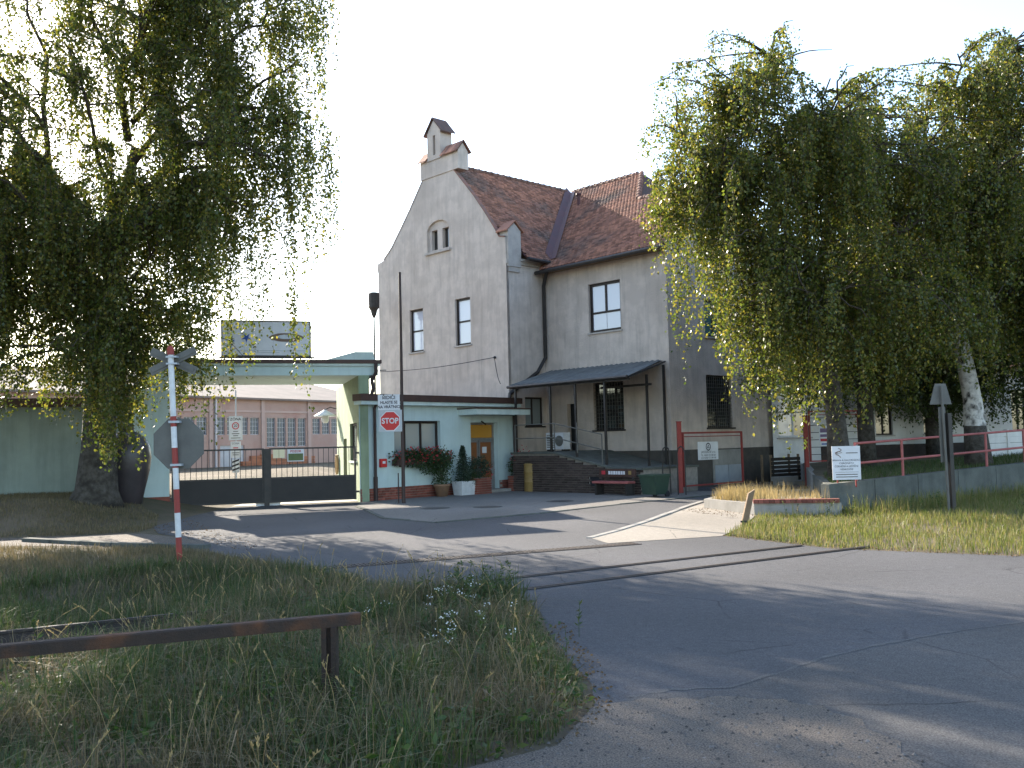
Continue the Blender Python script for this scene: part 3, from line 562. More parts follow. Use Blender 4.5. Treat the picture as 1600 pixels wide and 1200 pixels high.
q = MB(); q.box(3.6,4.6,.12,.16,.02,2.1, mPass); q.build('side_door', DOORWOOD, G)
window(G, mG(), 1.5,3.66,1.35,2.64, .2, (2.1,2.85), (), .09, pm=PANE_BLIND, sill=FASCIA)
# brick plinth, fascia, cornice, roof edge
mb = MB(); rs_ = random.Random(4)
for j in range(5):
    x = .02-(.12 if j % 2 else 0)
    while x < 7.58:
        a0, a1 = max(x,.02), min(x+.24,7.58)
        if a1-a0 > .05 and not (5.15 < (a0+a1)/2 < 6.7): mb.box(a0,a1,-.05-rs_.uniform(0,.006),.0,.012+j*.084,.084+j*.084)
        x += .252
tag(mb.build('plinth_bricks', BRICK_ISL, G), kind='stuff')
mb = MB(); mb.box(0,5.18,-.025,-.002,0,.42); mb.box(6.68,7.6,-.025,-.002,0,.42); mb.build('plinth_mortar', MORTAR, G)
MB().box(-.12,7.72,-.28,.1,3.16,3.28).build('cornice', MINT_TRIM, G)
mb = MB(); mb.box(-.16,7.76,-.32,.12,3.284,3.50); mb.poly([(*p,3.51) for p in [(-.16,-.32),(7.76,-.32),*foot[2:]]]); mb.build('fascia', FASCIA, G)
for x in (.58,7.5): 
    q = MB(); q.tube([(x,-.25,3.3), (x,-.1,3.05), (x,-.1,.75), (x,-.1,.05)], .05, 8); q.tube([(x,-.1,.0), (x,-.1,.8)], .07, 8); q.build('downpipe', BROWNPIPE, G)
# door: two leaves, amber transom
D = MB(); D.box(5.2,5.27,.2,.28,.02,2.58); D.box(6.59,6.66,.2,.28,.02,2.58); D.box(5.27,6.59,.2,.28,2.51,2.58); D.box(5.27,6.59,.19,.28,1.93,2.01); dfr = D.build('door', ALU, G)
MB().box(5.28,6.58,.235,.245,2.02,2.50).build('transom_pane', AMBER, dfr)
for a0, a1 in ((5.28,5.80), (5.83,6.58)):
    q = MB(); q.box(a0,a0+.07,.2,.25,.03,1.92); q.box(a1-.07,a1,.2,.25,.03,1.92); q.box(a0+.07,a1-.07,.2,.25,1.85,1.92); q.box(a0+.07,a1-.07,.2,.25,.03,.1); q.box(a0+.07,a1-.07,.2,.25,.80,.87); lf = q.build('door_leaf', ALU, dfr)
q = MB()
for a0, a1 in ((5.36,5.73), (5.91,6.50)): q.box(a0,a1,.225,.235,.88,1.85); q.box(a0,a1,.225,.235,.45,.79)
q.build('door_pane', DOORWOOD, dfr); MB().box(5.9,6.51,.222,.232,.1,.44).build('kick_plate', SIGNGREY, dfr); MB().box(6.02,6.26,.215,.222,1.45,1.68).build('paper_notice', SIGNWHITE, dfr); MB().tube([(5.86,.18,.95),(5.86,.18,1.15)], .015, 6).build('door_handle', DARKMETAL, dfr)
MB().box(5.0,6.85,-.55,.2,.0,.12).build('door_step', CONCRETE, G)
cp = MB().box(4.55,7.45,-.95,.0,2.84,3.04).build('door_canopy', MINT_TRIM, G); MB().box(4.51,7.49,-.99,.0,3.045,3.085).build('canopy_edge', FASCIA, cp)
lampg = MB(); lampg.tube([(5.75,-.04,2.62),(5.75,-.25,2.50)], .03, 6); lampg.build('door_lamp', DARKMETAL, G)
def on_gate_house(x, y, z=0): return (-5.0+c_*x-s_*y, 31.2+s_*x+c_*y, .25+z)
eb = empty('red_wall_box', on_gate_house(.95,-.0,1.1), GA, 'small red box fixed to the mint wall beside the downpipe', 'box')
MB().box(-.13,.13,-.10,-.003,0,.28).build('case', SIGNRED, eb); MB().box(-.06,.06,-.108,-.101,.12,.2).build('label_plate', SIGNWHITE, eb)

# ------------------------------------------------------------------ planting: leaf scatter helpers
def leaf_mesh(name, P, D, L, W, rs, flat=0.0):
    n = len(P); D = D/np.linalg.norm(D, axis=1, keepdims=True); r = rs.normal(size=(n, 3)); r[:, 2] *= (1-flat)
    S = np.cross(D, r); S /= np.linalg.norm(S, axis=1, keepdims=True)+1e-9
    mid = P+D*(L*.45)[:, None]; V = np.stack([P, mid+S*(W/2)[:, None], P+D*L[:, None], mid-S*(W/2)[:, None]], 1).reshape(-1, 3)
    return np_mesh(name, V, np.full(n, 4), np.arange(4*n))
def bush(name, parent, c, rad, n, mat, seed, size=.05, shell=.55, zpow=1.0, part='foliage', shape=None):
    rs = np.random.RandomState(seed); d = rs.normal(size=(n, 3)); d /= np.linalg.norm(d, axis=1, keepdims=True)
    r = shell+(1-shell)*rs.rand(n)**.6; lump = 1+.22*np.sin(d[:,0]*5+seed)*np.cos(d[:,1]*4+d[:,2]*6); P = d*(r*lump)[:, None]*np.array(rad)
    if shape is not None: P = shape(P, rs)
    D = d+rs.normal(size=(n,3))*.6; D[:,2] -= .2
    L = size*rs.uniform(.7,1.4,n)
    return link(part, leaf_mesh(name, P+np.array(c), D, L, L*.6, rs), mat, parent)
def stems(parent, c, h, n, r=.01, seed=1, spread=.2):
    rs = random.Random(seed); q = MB()
    for k in range(n): a = rs.uniform(0, 6.28); q.tube([(c[0], c[1], c[2]), (c[0]+spread*.5*math.cos(a), c[1]+spread*.5*math.sin(a), c[2]+h*.5), (c[0]+spread*math.cos(a), c[1]+spread*math.sin(a), c[2]+h)], [r, r*.8, r*.4], 5)
    return q.build('stems', TWIG, parent)
GREEN1 = leafmat('pot_green', [(.02,.045,.015), (.035,.065,.02), (.05,.08,.025)], .25, .5)
GREEN2 = leafmat('conifer_green', [(.02,.04,.02), (.03,.055,.03), (.045,.06,.035)], .15, .6)
# window box with geraniums
fb = empty('flower_box', on_gate_house(2.6,-.02,1.08), GA, 'window box overflowing with red geraniums under the gatehouse window', 'flower box')
MB().box(-1.25,1.25,-.3,-.02,.06,.26).build('trough', FASCIA, fb)
q = MB()
for x in (-.9,.9): q.box(x-.02,x+.02,-.28,0,.0,.06)
q.build('bracket', DARKMETAL, fb)
bush('foliage', fb, (0,-.2,.3), (1.4,.26,.30), 2600, GREEN1, 3, .075, .2); bush('foliage', fb, (.4,-.28,.0), (.8,.16,.30), 700, GREEN1, 4, .07, .2)
bush('blooms', fb, (0,-.26,.36), (1.4,.26,.30), 380, FLOWERRED, 5, .075, .6, part='blooms')
def pot(name, loc, label, cat, prof, mat, sides=20): 
    r = empty(name, loc, 0, label, cat); MB().lathe(prof, sides).build('pot', mat, r, True); return r
p_ = pot('potted_shrub', on_gate_house(3.25,-.45), 'climbing leafy shrub in a round clay pot under the flower box', 'plant', [(.18,0),(.27,.36),(.30,.38),(.30,.44),(.25,.44),(.24,.40)], TERRACOTTA)
stems(p_, (0,0,.4), 1.1, 9, .012, 2, .15); bush('foliage', p_, (0,0,1.15), (.42,.36,.55), 1600, GREEN1, 7, .06, .15); bush('foliage', p_, (0,0,.55), (.34,.3,.2), 400, GREEN1, 8, .06, .2)
p_ = empty('conifer_planter', on_gate_house(4.35,-.55), GA, 'slender dwarf conifer in a white tapered planter', 'plant')
q = MB(); q.add([(-.42,-.2,0),(.42,-.2,0),(.42,.2,0),(-.42,.2,0),(-.48,-.25,.5),(.48,-.25,.5),(.48,.25,.5),(-.48,.25,.5)], [(0,3,2,1),(4,5,6,7),(0,1,5,4),(1,2,6,5),(2,3,7,6),(3,0,4,7)]); q.build('pot', WHITEPAINT, p_)
def cone(P, rs): t = rs.rand(len(P)); P[:,2] = t*1.25; k = (1-t)**.8+.08; P[:,0] *= k; P[:,1] *= k; return P
stems(p_, (-.15,0,.45), 1.1, 3, .014, 5, .03); bush('foliage', p_, (-.15,0,.48), (.30,.28,1), 2200, GREEN2, 9, .06, .3, shape=cone); bush('foliage', p_, (.22,-.05,.55), (.30,.28,.26), 800, GREEN1, 10, .05, .3)
def brick_planter(loc, label, w, d, h):
    r = empty('brick_planter', loc, GA, label, 'planter'); MB().box(-w/2+.02,w/2-.02,-d/2+.02,d/2-.02,0,h-.02).build('core', MORTAR, r); q = MB().box(0,.24,-.02,.02,0,.07).mesh('brick')
    for j in range(int(h/.083)):
        for i in range(int(w/.25)): o = link('brick', q, BRICK_RED, r); o.location = (-w/2+i*.25+.005+(.0 if j % 2 else .006), -d/2, .005+j*.083)
        for i in range(int(d/.25)):
            for sx in (-1, 1): o = link('brick', q, BRICK_RED, r); o.location = (sx*w/2, -d/2+.02+i*.25, .005+j*.083); o.rotation_euler = (0,0,math.pi/2)
    return r
p_ = brick_planter(on_gate_house(4.95,-.6), 'brick planter with a round dark bush left of the door', .75, .5, .6); stems(p_, (0,0,.55), .3, 5, .012, 3, .1); bush('foliage', p_, (0,0,.95), (.46,.42,.42), 2200, GREEN2, 11, .05, .3); bush('blooms', p_, (.2,-.2,.9), (.35,.3,.35), 60, FLOWERRED, 12, .05, .5, part='blooms')
p_ = brick_planter(on_gate_house(7.15,-.65), 'brick planter with red flowering bush right of the door', .8, .5, .6); stems(p_, (0,0,.55), .4, 6, .012, 4, .15); bush('foliage', p_, (0,0,.95), (.52,.45,.48), 1700, GREEN1, 13, .06, .2); bush('blooms', p_, (.1,-.1,1.1), (.55,.45,.5), 240, FLOWERRED, 14, .065, .6, part='blooms')
bl = empty('ochre_barrel', (.62,35.3,.262), 0, 'upright ochre drum standing by the brick loading ramp', 'drum'); MB().lathe([(.25,0),(.26,.02),(.26,.33),(.275,.35),(.26,.37),(.26,.68),(.275,.70),(.26,.72),(.26,.95),(.24,.97)], 20).build('body', BARREL, bl, True); MB().lathe([(.28,.96),(.28,1.0),(.2,1.03)], 20).build('lid', BARREL, bl)

# ------------------------------------------------------------------ gate portal and gate
PA = math.atan2(1.9, 5.9)
Pt = empty('gate_portal', (-10.9,29.3,.25), PA, 'mint green flat gate canopy with brown roof edge over the entrance', 'gateway')
MB().box(-.5,6.85,.0,4.6,4.12,4.42).build('canopy_slab', MINT, Pt); MB().box(-.56,6.9,-.08,4.66,4.424,4.50).build('canopy_trim', MINT_TRIM, Pt); MB().box(-.6,6.95,-.13,4.7,4.503,4.62).build('roof_edge', FASCIA, Pt)
pb = MB(); pb.box(-.64,.38,.0,.5,.42,4.12); pb.build('pier', MINT, Pt); MB().box(-.68,.41,-.04,.54,0,.20).build('pier_base', CONCRETE_DARK, Pt); MB().box(-.66,.40,-.02,.52,.20,.42).build('pier_plinth', BRICK_ISL, Pt)
MB().box(6.24,6.5,-.02,.12,0,4.12).build('pier', PASSAGE, Pt)
q = MB(); q.tube([(6.75,-.15,4.5), (6.75,-.2,4.2), (6.62,-.1,3.95), (6.66,-.12,3.7), (6.6,-.1,3.45)], .06, 8); q.build('downpipe', BROWNPIPE, Pt)
q = MB(); q.add([(5.0,.6,4.62),(6.85,.6,4.62),(6.85,3.0,4.62),(5.0,3.0,4.62),(6.2,.6,4.95),(6.8,.6,4.95),(6.8,3.0,4.95),(6.2,3.0,4.95)], [(0,3,2,1),(4,5,6,7),(0,1,5,4),(1,2,6,5),(2,3,7,6),(3,0,4,7)]); q.build('roof_upstand', MINT_TRIM, Pt)
bbd = empty('roof_billboard', (-10.9+.952*3.32-.3065*.25, 29.3+.3065*3.32+.952*.25, 4.87), PA, 'pale framed billboard standing on the gate canopy', 'billboard')
MB().box(-1.36,1.36,-.02,.02,.16,1.24).build('board', SIGNWHITE, bbd)
q = MB(); q.box(-1.4,-1.36,-.035,.035,.12,1.28); q.box(1.36,1.4,-.035,.035,.12,1.28); q.box(-1.36,1.36,-.035,.035,.12,.16); q.box(-1.36,1.36,-.035,.035,1.24,1.28); q.box(-1.46,1.5,-.02,.02,.06,.119); q.build('frame', DARKMETAL, bbd)
q = MB()
for x in (-1.3,-.5,.5,1.4): q.box(x-.015,x+.015,-.015,.015,0,.06); q.tube([(x,.02,.9),(x,.7,0)], .015, 5)
q.build('support', DARKMETAL, bbd)
ell = [(.62+.56*math.copysign(abs(math.cos(t))**.8, math.cos(t)), -.026, .74+.14*math.copysign(abs(math.sin(t))**1.5, math.sin(t))) for t in [2*math.pi*k/32 for k in range(32)]]; q = MB(); q.poly(ell); q.build('oval_mark', BRONZE, bbd); q = MB(); q.poly([(.62+.3*(p[0]-.62)/.56, -.03, .76+.5*(p[2]-.74)) for p in ell]); q.poly([(.86+.06*math.cos(k), -.03, .54+.06*math.sin(k)) for k in np.linspace(0, 6, 12)]); q.build('oval_mark', SIGNGREY, bbd)
for cx, cz, r in ((-.62,.72,.17), (-1.08,.5,.08), (-1.02,.62,.06)): MB().poly([(cx+(r if k % 2 else r*.35)*math.cos(k*math.pi/5+.3), -.026, cz+(r if k % 2 else r*.35)*math.sin(k*math.pi/5+.3)) for k in range(10)]).build('blue_mark', INKBLUE, bbd)
MB().box(-.9,1.2,-.027,-.022,.30,.325).build('printed_line', SIGNGREY, bbd); MB().box(-.3,.4,-.027,-.022,.24,.26).build('printed_line', SIGNGREY, bbd)
gate = []
for s0, s1, lb in ((.45,3.2,'left leaf of the dark barred steel gate'), (3.36,6.1,'right leaf of the dark barred steel gate carrying two plates')):
    g = empty('gate_leaf', (-10.9,29.3,.25), PA, lb, 'gate', 'factory gate leaves'); gate.append(g)
    q = MB(); q.box(s0,s0+.06,.1,.16,.1,1.82); q.box(s1-.06,s1,.1,.16,.1,1.82); q.box(s0+.06,s1-.06,.105,.155,1.77,1.82); q.box(s0+.06,s1-.06,.105,.155,.84,.90); q.box(s0+.06,s1-.06,.105,.155,.1,.15); q.build('frame', DARKMETAL, g)
    MB().box(s0+.06,s1-.06,.12,.135,.15,.84).build('lower_panel', M('gate_panel', (.022,.02,.02), (.03,.026,.025), 3, .55), g)
    nb = 15
    for i in range(nb): x = s0+.06+(s1-s0-.12)*(i+1)/(nb+1); MB().box(x-.009,x+.009,.12,.138,.9,1.77).build('bar', DARKMETAL, g)
    for z in (.35,1.6): MB().box(s0-.12 if s0 < 1 else s1, s0 if s0 < 1 else s1+.14, .11,.15,z-.03,z+.03).build('hinge', DARKMETAL, g)
q = MB(); q.box(3.2,3.36,.06,.10,.0,1.8); q.build('meeting_post', DARKMETAL, gate[1])
ps = empty('gate_plate', (-10.9,29.3,.25), PA, 'small cream notice plate hanging on the gate bars', 'sign'); MB().box(3.48,3.84,.07,.085,1.5,1.77).build('plate', CREAM, ps); MB().box(3.655,3.665,.062,.069,1.5,1.77).build('fold', BARREL, ps)
ps = empty('gate_plate', (-10.9,29.3,.25), PA, 'white framed green warning plate hanging on the gate bars', 'sign'); MB().box(3.92,4.44,.07,.085,1.38,1.77).build('plate', SIGNWHITE, ps); MB().box(3.95,4.41,.06,.069,1.41,1.63).build('green_field', GREENPLATE, ps); text('POZOR', .1, 'lettering', INKRED, ps, (4.18,.062,1.7), bold=.002)
q = MB(); q.box(3.0,3.75,.0,.5,.0,.16)
gs = empty('gate_stop_block', (-10.9,29.3,.25), PA, 'pale concrete stop block under the middle of the gate', 'block'); MB().box(2.95,3.28,.2,.5,.0,.16).build('block_half', WHITEPAINT, gs); MB().box(3.3,3.7,.2,.5,.0,.15).build('block_half', WHITEPAINT, gs)
# left wing wall behind the birch
W = empty('left_wing', (-10.9,29.3,.25), PA, 'low mint green wing with dark window left of the gate behind the birch', 'building')
mb = MB(); mb.panel(rect(-14,-.66,0,3.2), [rect(-6.35,-4.9,1.5,2.9)], mG(.1), .25); mb.quad((-.66,.1,0), (-.66,5,0), (-.66,5,3.2), (-.66,.1,3.2)); mb.quad((-14,5,0), (-.66,5,0), (-.66,5,3.2), (-14,5,3.2)); mb.quad((-14,.1,0), (-14,5,0), (-14,5,3.2), (-14,.1,3.2)); mb.build('wall', WINGSHADED, W)
window(W, mG(.1), -6.35,-4.9,1.5,2.9, .2, (-5.6,), (), .07, sill=FASCIA); MB().box(-14,-.665,.06,.098,0,.62).build('plinth', BRICK_ISL, W); MB().box(-14.1,-.6,-.15,5.1,3.2,3.45).build('fascia', FASCIA, W)
q = MB(); q.tube([(-.8,.0,3.2), (-.8,.0,.3)], .06, 8); q.build('downpipe', DARKMETAL, W)

# ------------------------------------------------------------------ the hall across the yard
HA = math.atan2(10, 6.2)
Hl = empty('factory_hall', (-20.9,66,.25), HA, 'long pinkish factory hall with gridded windows across the yard', 'hall')
wins = []
def bays():
    for b in range(-5, 4):
        x0 = .14+b*4.78
        tall = (b == 1 or b == -2)
        for k in range(4): a0 = x0+.42+k*1.06; wins.append((a0, a0+.86, 1.95 if tall else 2.85, 4.08))
bays(); wins = [w for w in wins if w[1] < 17.5]
mb = MB(); mb.panel(rect(-24,18,0,5.5), [rect(*w) for w in wins]+[rect(.98,3.19,.02,2.1)], mG(), .2); mb.quad((18,0,0), (18,18,0), (18,18,5.5), (18,0,5.5)); mb.quad((-24,0,0), (-24,18,0), (-24,18,5.5), (-24,0,5.5)); mb.quad((-24,18,0), (18,18,0), (18,18,5.5), (-24,18,5.5)); mb.build('wall', HALLWALL, Hl)
for w in wins: window(Hl, mG(), *w, .15, (w[0]+.29, w[0]+.57), tuple(w[2]+(w[3]-w[2])*k/(4 if w[2] > 2 else 6) for k in range(1, 4 if w[2] > 2 else 6)), .035, fm=SIGNGREY, pm=PANE_HALL)
mb = MB(); mb.quad((-24.4,-.4,5.5), (18.4,-.4,5.5), (18.4,9,7.75), (-24.4,9,7.75)); mb.quad((-24.4,9,7.75), (18.4,9,7.75), (18.4,18.4,5.5), (-24.4,18.4,5.5)); mb.box(-24.4,18.4,-.42,-.36,5.36,5.5); mb.add([(18,0,5.5),(18,18,5.5),(18,9,7.7),(-24,0,5.5),(-24,18,5.5),(-24,9,7.7)], [(0,1,2),(3,4,5)]); mb.build('roof', HALLROOF, Hl)
for b in range(-5, 4): MB().box(.14+b*4.78-.18,.14+b*4.78+.14,-.12,-.003,0,5.4).build('pilaster', HALLTRIM, Hl)
MB().box(-24,18,-.06,-.002,4.45,4.6).build('string_course', HALLTRIM, Hl)
hd = MB().box(.98,3.19,.1,.14,.02,2.1).build('door', SIGNGREY, Hl); MB().box(2.07,2.10,.08,.1,.02,2.1).build('door_joint', DARKMETAL, hd)
q = MB(); q.tube([(.45,-.2,5.4), (.45,-.2,0)], .08, 8); q.build('downpipe', SIGNGREY, Hl)
# goods in the yard
def yard_stack(x, y, w, d, h, label, mat, n):
    r = empty('pallet_stack', (x, y, .264), HA, label, 'pallet stack', 'stacks of goods in the yard'); q = MB()
    for k in (-1, 0, 1): q.box(-w/2, w/2, k*d*.38-.05, k*d*.38+.05, 0, .1)
    q.box(-w/2, w/2, -d/2, d/2, .102, .13); q.build('pallet', WOOD, r)
    k = 0; z = .134
    for k in range(n):
        j = rnd.uniform(-.03,.03); MB().box(-w/2+.03+j, w/2-.03+j, -d/2+.03, d/2-.03, z, z+h/n-.02).build('layer', mat, r); z += h/n
ORG = M('clay_goods', (.36,.16,.085), (.28,.12,.07), 3, .9, objrand=.2)
for k, (px, dep, w, h, lb) in enumerate(((392,71,1.1,.55,'clay brick stack left of the tall hall windows'), (404,72,1.1,.8,'tall clay brick stack beside the hall pilaster'), (428,73,1.6,.85,'wide clay brick stack right of the gate meeting post'), (443,74,1.0,.6,'small clay stack below the green gate plate'), (472,76,2.4,.7,'long clay stack near the passage wall'))):
    yard_stack((px-800)/1500*dep, dep-2.2, w*1.15, 1.2, h*1.5, lb, ORG, 5)
for px, lb in ((283,'leftmost orange barrier segment lying in the yard'), (304,'middle orange barrier segment lying in the yard'), (324,'orange barrier segment nearest the hall door')):
    r = empty('barrier_segment', ((px-800)/1500*60, 60, .264), .3, lb, 'barrier', 'orange barrier segments'); MB().prism([(-.28,-.2,0),(.28,-.2,0),(.18,-.2,.35),(.12,-.2,.42),(-.12,-.2,.42),(-.18,-.2,.35)], (0,.4,0)).build('body', M('barrier_orange', (.48,.10,.04), rough=.6), r); MB().box(-.2,.2,-.21,-.201,.14,.26).build('stripe', WHITEPAINT, r)
yb = empty('yellow_crate', (-20.0,63,.264), .4, 'bright yellow crate standing in the yard before the hall', 'crate'); YEL = M('yellow_plastic', (.55,.36,.02), (.45,.28,.02), 4, .5); MB().box(-.3,.3,-.25,.25,.06,.56).build('body', YEL, yb); MB().box(-.34,.34,-.29,.29,.50,.60).build('rim', YEL, yb); q = MB(); q.box(-.3,-.2,-.25,.25,0,.06); q.box(.2,.3,-.25,.25,0,.06); q.build('runner', YEL, yb)

# ------------------------------------------------------------------ posts and signs
zs = empty('zone_sign', (-10.97,38,.25), 0, 'white zone speed limit sign on a grey post behind the gate', 'sign')
MB().tube([(0,.03,0),(0,.03,4.15)], .03, 8).build('post', SIGNGREY, zs); z1 = MB().box(-.25,.25,-.02,0,2.19,3.11).build('plate', SIGNWHITE, zs); q = MB(); q.box(-.27,-.25,-.025,.005,2.17,3.13); q.box(.25,.27,-.025,.005,2.17,3.13); q.box(-.25,.25,-.025,.005,2.17,2.19); q.box(-.25,.25,-.025,.005,3.11,3.13); q.build('border', SIGNGREY, z1)
text('ZÓNA', .15, 'lettering', INK, z1, (0,-.023,3.0), bold=.003)
def ring(c, r0, r1, y, n=28): 
    q = MB(); v = [(c[0]+r*math.cos(2*math.pi*k/n), y, c[1]+r*math.sin(2*math.pi*k/n)) for r in (r0, r1) for k in range(n)]; q.add(v, [(k, (k+1) % n, n+(k+1) % n, n+k) for k in range(n)]); return q
ring((0,2.74),.105,.145,-.023).build('red_ring', INKRED, z1); text('20', .15, 'lettering', INK, z1, (0,-.023,2.74), bold=.002)
q = MB()
for z, w in ((2.52,.2),(2.43,.3),(2.35,.2),(2.26,.38)): q.box(-w/2,w/2,-.024,-.021,z-.015,z+.015)
q.build('small_print', SIGNBACK, z1)
z2 = MB().box(-.2,.2,-.02,0,1.48,2.12).build('plate', SIGNWHITE, zs); text('ZÓNA', .1, 'lettering', INK, z2, (0,-.023,2.04)); q = MB(); q.box(-.1,.1,-.024,-.021,1.85,1.89); q.build('red_print', INKRED, z2); MB().box(-.15,.15,-.024,-.021,1.66,1.69).build('small_print', SIGNBACK, z2); MB().box(-.12,.12,-.024,-.021,1.58,1.61).build('small_print', SIGNBACK, z2)
hz = MB().box(-.14,.14,-.02,0,.9,1.4).build('hazard_plate', WHITEPAINT, zs); q = MB()
for k in range(3): q.add([(-.14,-.023,.95+k*.16),(.14,-.023,1.05+k*.16),(.14,-.023,1.12+k*.16),(-.14,-.023,1.02+k*.16)], [(0,1,2,3)])
q.build('stripe', INK, hz)
# passage lamp, hose, lamp mast
pw = lambda a, d, z: tuple(Vector(on_gate_house(*mPass(a, d, 0)[:2]))+Vector((0,0,z)))
wl = empty('passage_lamp', pw(6.8,-.02,2.95), PA, 'white enamel shade lamp on the passage wall behind the gate', 'lamp')
MB().tube([(0,0,.35),(-.25,0,.42),(-.45,0,.32)], .02, 6).build('arm', DARKMETAL, wl); q = MB(); q.lathe([(.06,.32),(.10,.28),(.42,.1),(.44,.06),(.40,.07),(.08,.22)], 18, (-.45,0)); q.build('shade', WHITEPAINT, wl, True); q = MB(); q.lathe([(.03,.2),(.14,.05),(.15,-.1),(.08,-.2)], 12, (-.45,0)); q.build('globe', WHITEPAINT, wl, True)
hs = empty('hose_coil', pw(6.3,-.02,.75), PA, 'coiled tan hose hanging on the passage wall behind the gate', 'hose'); q = MB()
for k in range(7): q.tube([(-.05-.02*(k % 3), .17*math.cos(t)+.015*k, .38+.36*math.sin(t)) for t in np.linspace(0, 6.28, 18)], .028, 6)
q.build('coil', M('tan_hose', (.36,.24,.11), (.28,.18,.08), 8, .7), hs); MB().tube([(0,0,.72),(-.14,0,.72)], .02, 6).build('hook', DARKMETAL, hs)
lm = empty('lamp_mast', (-6.0,42.0,.25), 0, 'thin lamp mast with dark hooded lantern beside the gable', 'lamp'); MB().tube([(0,0,0),(0,0,7.5)], [.06,.035], 8).build('mast', SIGNBACK, lm); MB().lathe([(.05,7.45),(.12,7.6),(.15,7.75),(.24,7.9),(.25,8.5),(.2,8.56)], 10).build('lantern', M('lantern', (.06,.05,.045), (.04,.035,.03), 5, .6), lm); MB().box(-.4,.5,-.02,.02,5.1,5.14).build('cross_arm', SIGNBACK, lm)
cbz = empty('cable', (-6.0,42.0,5.3), 0, 'black overhead cable strung along the gable wall to the ramp canopy', 'cable'); e1 = Vector(on_building(-.75,-.06,5.2)); e2 = Vector(on_building(.5,-.9,4.05)); o_ = Vector((-6,42,5.3)); pts = [o_+(e1-o_)*t+Vector((0,0,-.12*math.sin(3.14*t))) for t in np.linspace(0, 1, 9)]+[e1+(e2-e1)*t+Vector((0,0,-.2*math.sin(3.14*t)))  for t in np.linspace(.15, 1, 7)]
MB().tube([p-o_ for p in pts], .014, 5).build('wire', INK, cbz); q = MB(); q.tube([e1-o_, e1-o_+Vector((.05,.06,0))], .05, 6); q.build('insulator', INK, cbz)
st = empty('stop_sign_pole', (-3.45,29.95,.25), 0, 'very tall thin brown pole carrying the stop board before the gatehouse', 'pole')
MB().tube([(0,0,0),(0,0,1.2),(0,0,7.25)], [.06,.055,.04], 10).build('pole', BROWNPIPE, st); MB().tube([(-.16,.05,0),(-.16,.05,.95)], .02, 6).build('ground_stake', BROWNPIPE, st)
sb = empty('stop_sign', (-3.45,29.95,.25), 0, 'white drivers notice above red octagonal STOP on a grey board', 'sign')
MB().box(-.74,-.06,-.07,-.055,2.92,3.40).build('notice_plate', SIGNWHITE, sb); bk = MB().box(-.72,.0,-.072,-.057,2.24,2.915).build('backing_board', SIGNGREY, sb)
for t_, z, s in (('ŘIDIČI',3.30,.155), ('HLASTE SE',3.15,.125), ('NA VRÁTNICI',3.01,.125)): text(t_, s, 'lettering', INK, sb, (-.40,-.074,z), bold=.003, sx=.92)
def octa(r, y, c): return [(c[0]+r*math.cos(math.pi/8+k*math.pi/4), y, c[1]+r*math.sin(math.pi/8+k*math.pi/4)) for k in range(8)]
MB().poly(octa(.335,-.076,(-.37,2.57))).build('octagon_border', SIGNWHITE, sb); MB().poly(octa(.305,-.080,(-.37,2.57))).build('octagon', SIGNRED, sb); text('STOP', .24, 'lettering', SIGNWHITE, sb, (-.37,-.084,2.57), bold=.006, sx=.9)
q = MB(); q.box(-.3,.04,-.054,-.045,3.1,3.14); q.box(-.3,.04,-.056,-.045,2.5,2.54); q.build('clamp', DARKMETAL, sb)
# level crossing post with cross and octagon seen from behind
cr = empty('crossing_post', (-5.83,16.78,.06), 0, 'leaning red and white banded level crossing post', 'post'); ln = math.radians(-2.3); tz = lambda z: (math.sin(ln)*z, 0, math.cos(ln)*z)
bands = [(0,.5),(.5,.92),(.92,1.33),(1.33,1.70),(1.70,2.05),(2.05,2.42),(2.42,3.68)]
for k, (a, b) in enumerate(bands): MB().tube([tz(a), tz(b)], .05, 12).build('band', REDPAINT if k % 2 == 0 and k < 6 else WHITEPAINT, cr)
MB().tube([tz(2.42), tz(2.60)], .0515, 12).build('band', REDPAINT, cr); MB().tube([tz(3.68), tz(3.80), tz(3.84)], [.06,.06,.03], 12).build('cap', REDPAINT, cr)
cx = empty('crossing_cross', (-5.83,16.78,.06), 0, 'diagonal cross boards at the top of the banded crossing post seen from behind', 'sign'); cc = Vector(tz(3.58))+Vector((.0,.07,0))
for sg in (1, -1):
    a = math.radians(25)*sg; d = Vector((math.cos(a), 0, math.sin(a))); n_ = Vector((-d.z, 0, d.x)); y_ = .02 if sg > 0 else .05; q = MB()
    q.prism([tuple(cc+d*u+n_*v+Vector((0,y_,0))) for u, v in ((-.44,-.075),(.44,-.075),(.44,.075),(-.44,.075))], (0,.02,0)); bd = q.build('cross_board', SIGNBACK, cx)
    q = MB(); q.prism([tuple(cc+d*u+n_*v+Vector((0,y_-.012,0))) for u, v in ((-.40,-.03),(.40,-.03),(.40,.03),(-.40,.03))], (0,.012,0)); q.build('stiffener', SIGNBACK, bd)
q = MB()
for z in (3.52,3.64): p = Vector(tz(z)); q.box(p.x-.07,p.x+.12,-.06,.075,z-.015,z+.015)
q.build('clamp', SIGNGREY, cx)
ob = empty('octagon_sign', (-5.83,16.78,.06), 0, 'grey back of an octagonal sign fixed to the crossing post', 'sign'); p = Vector(tz(2.12))+Vector((.05,0,0)); q = MB(); q.prism(octa(.475,.06,(p.x,p.z)), (0,.02,0)); q.build('plate_back', SIGNBACK, ob); q = MB()
for z in (1.75,2.5): pz = Vector(tz(z)); q.box(pz.x-.07,pz.x+.12,-.06,.058,z-.02,z+.02)
q.build('clamp', SIGNGREY, ob)
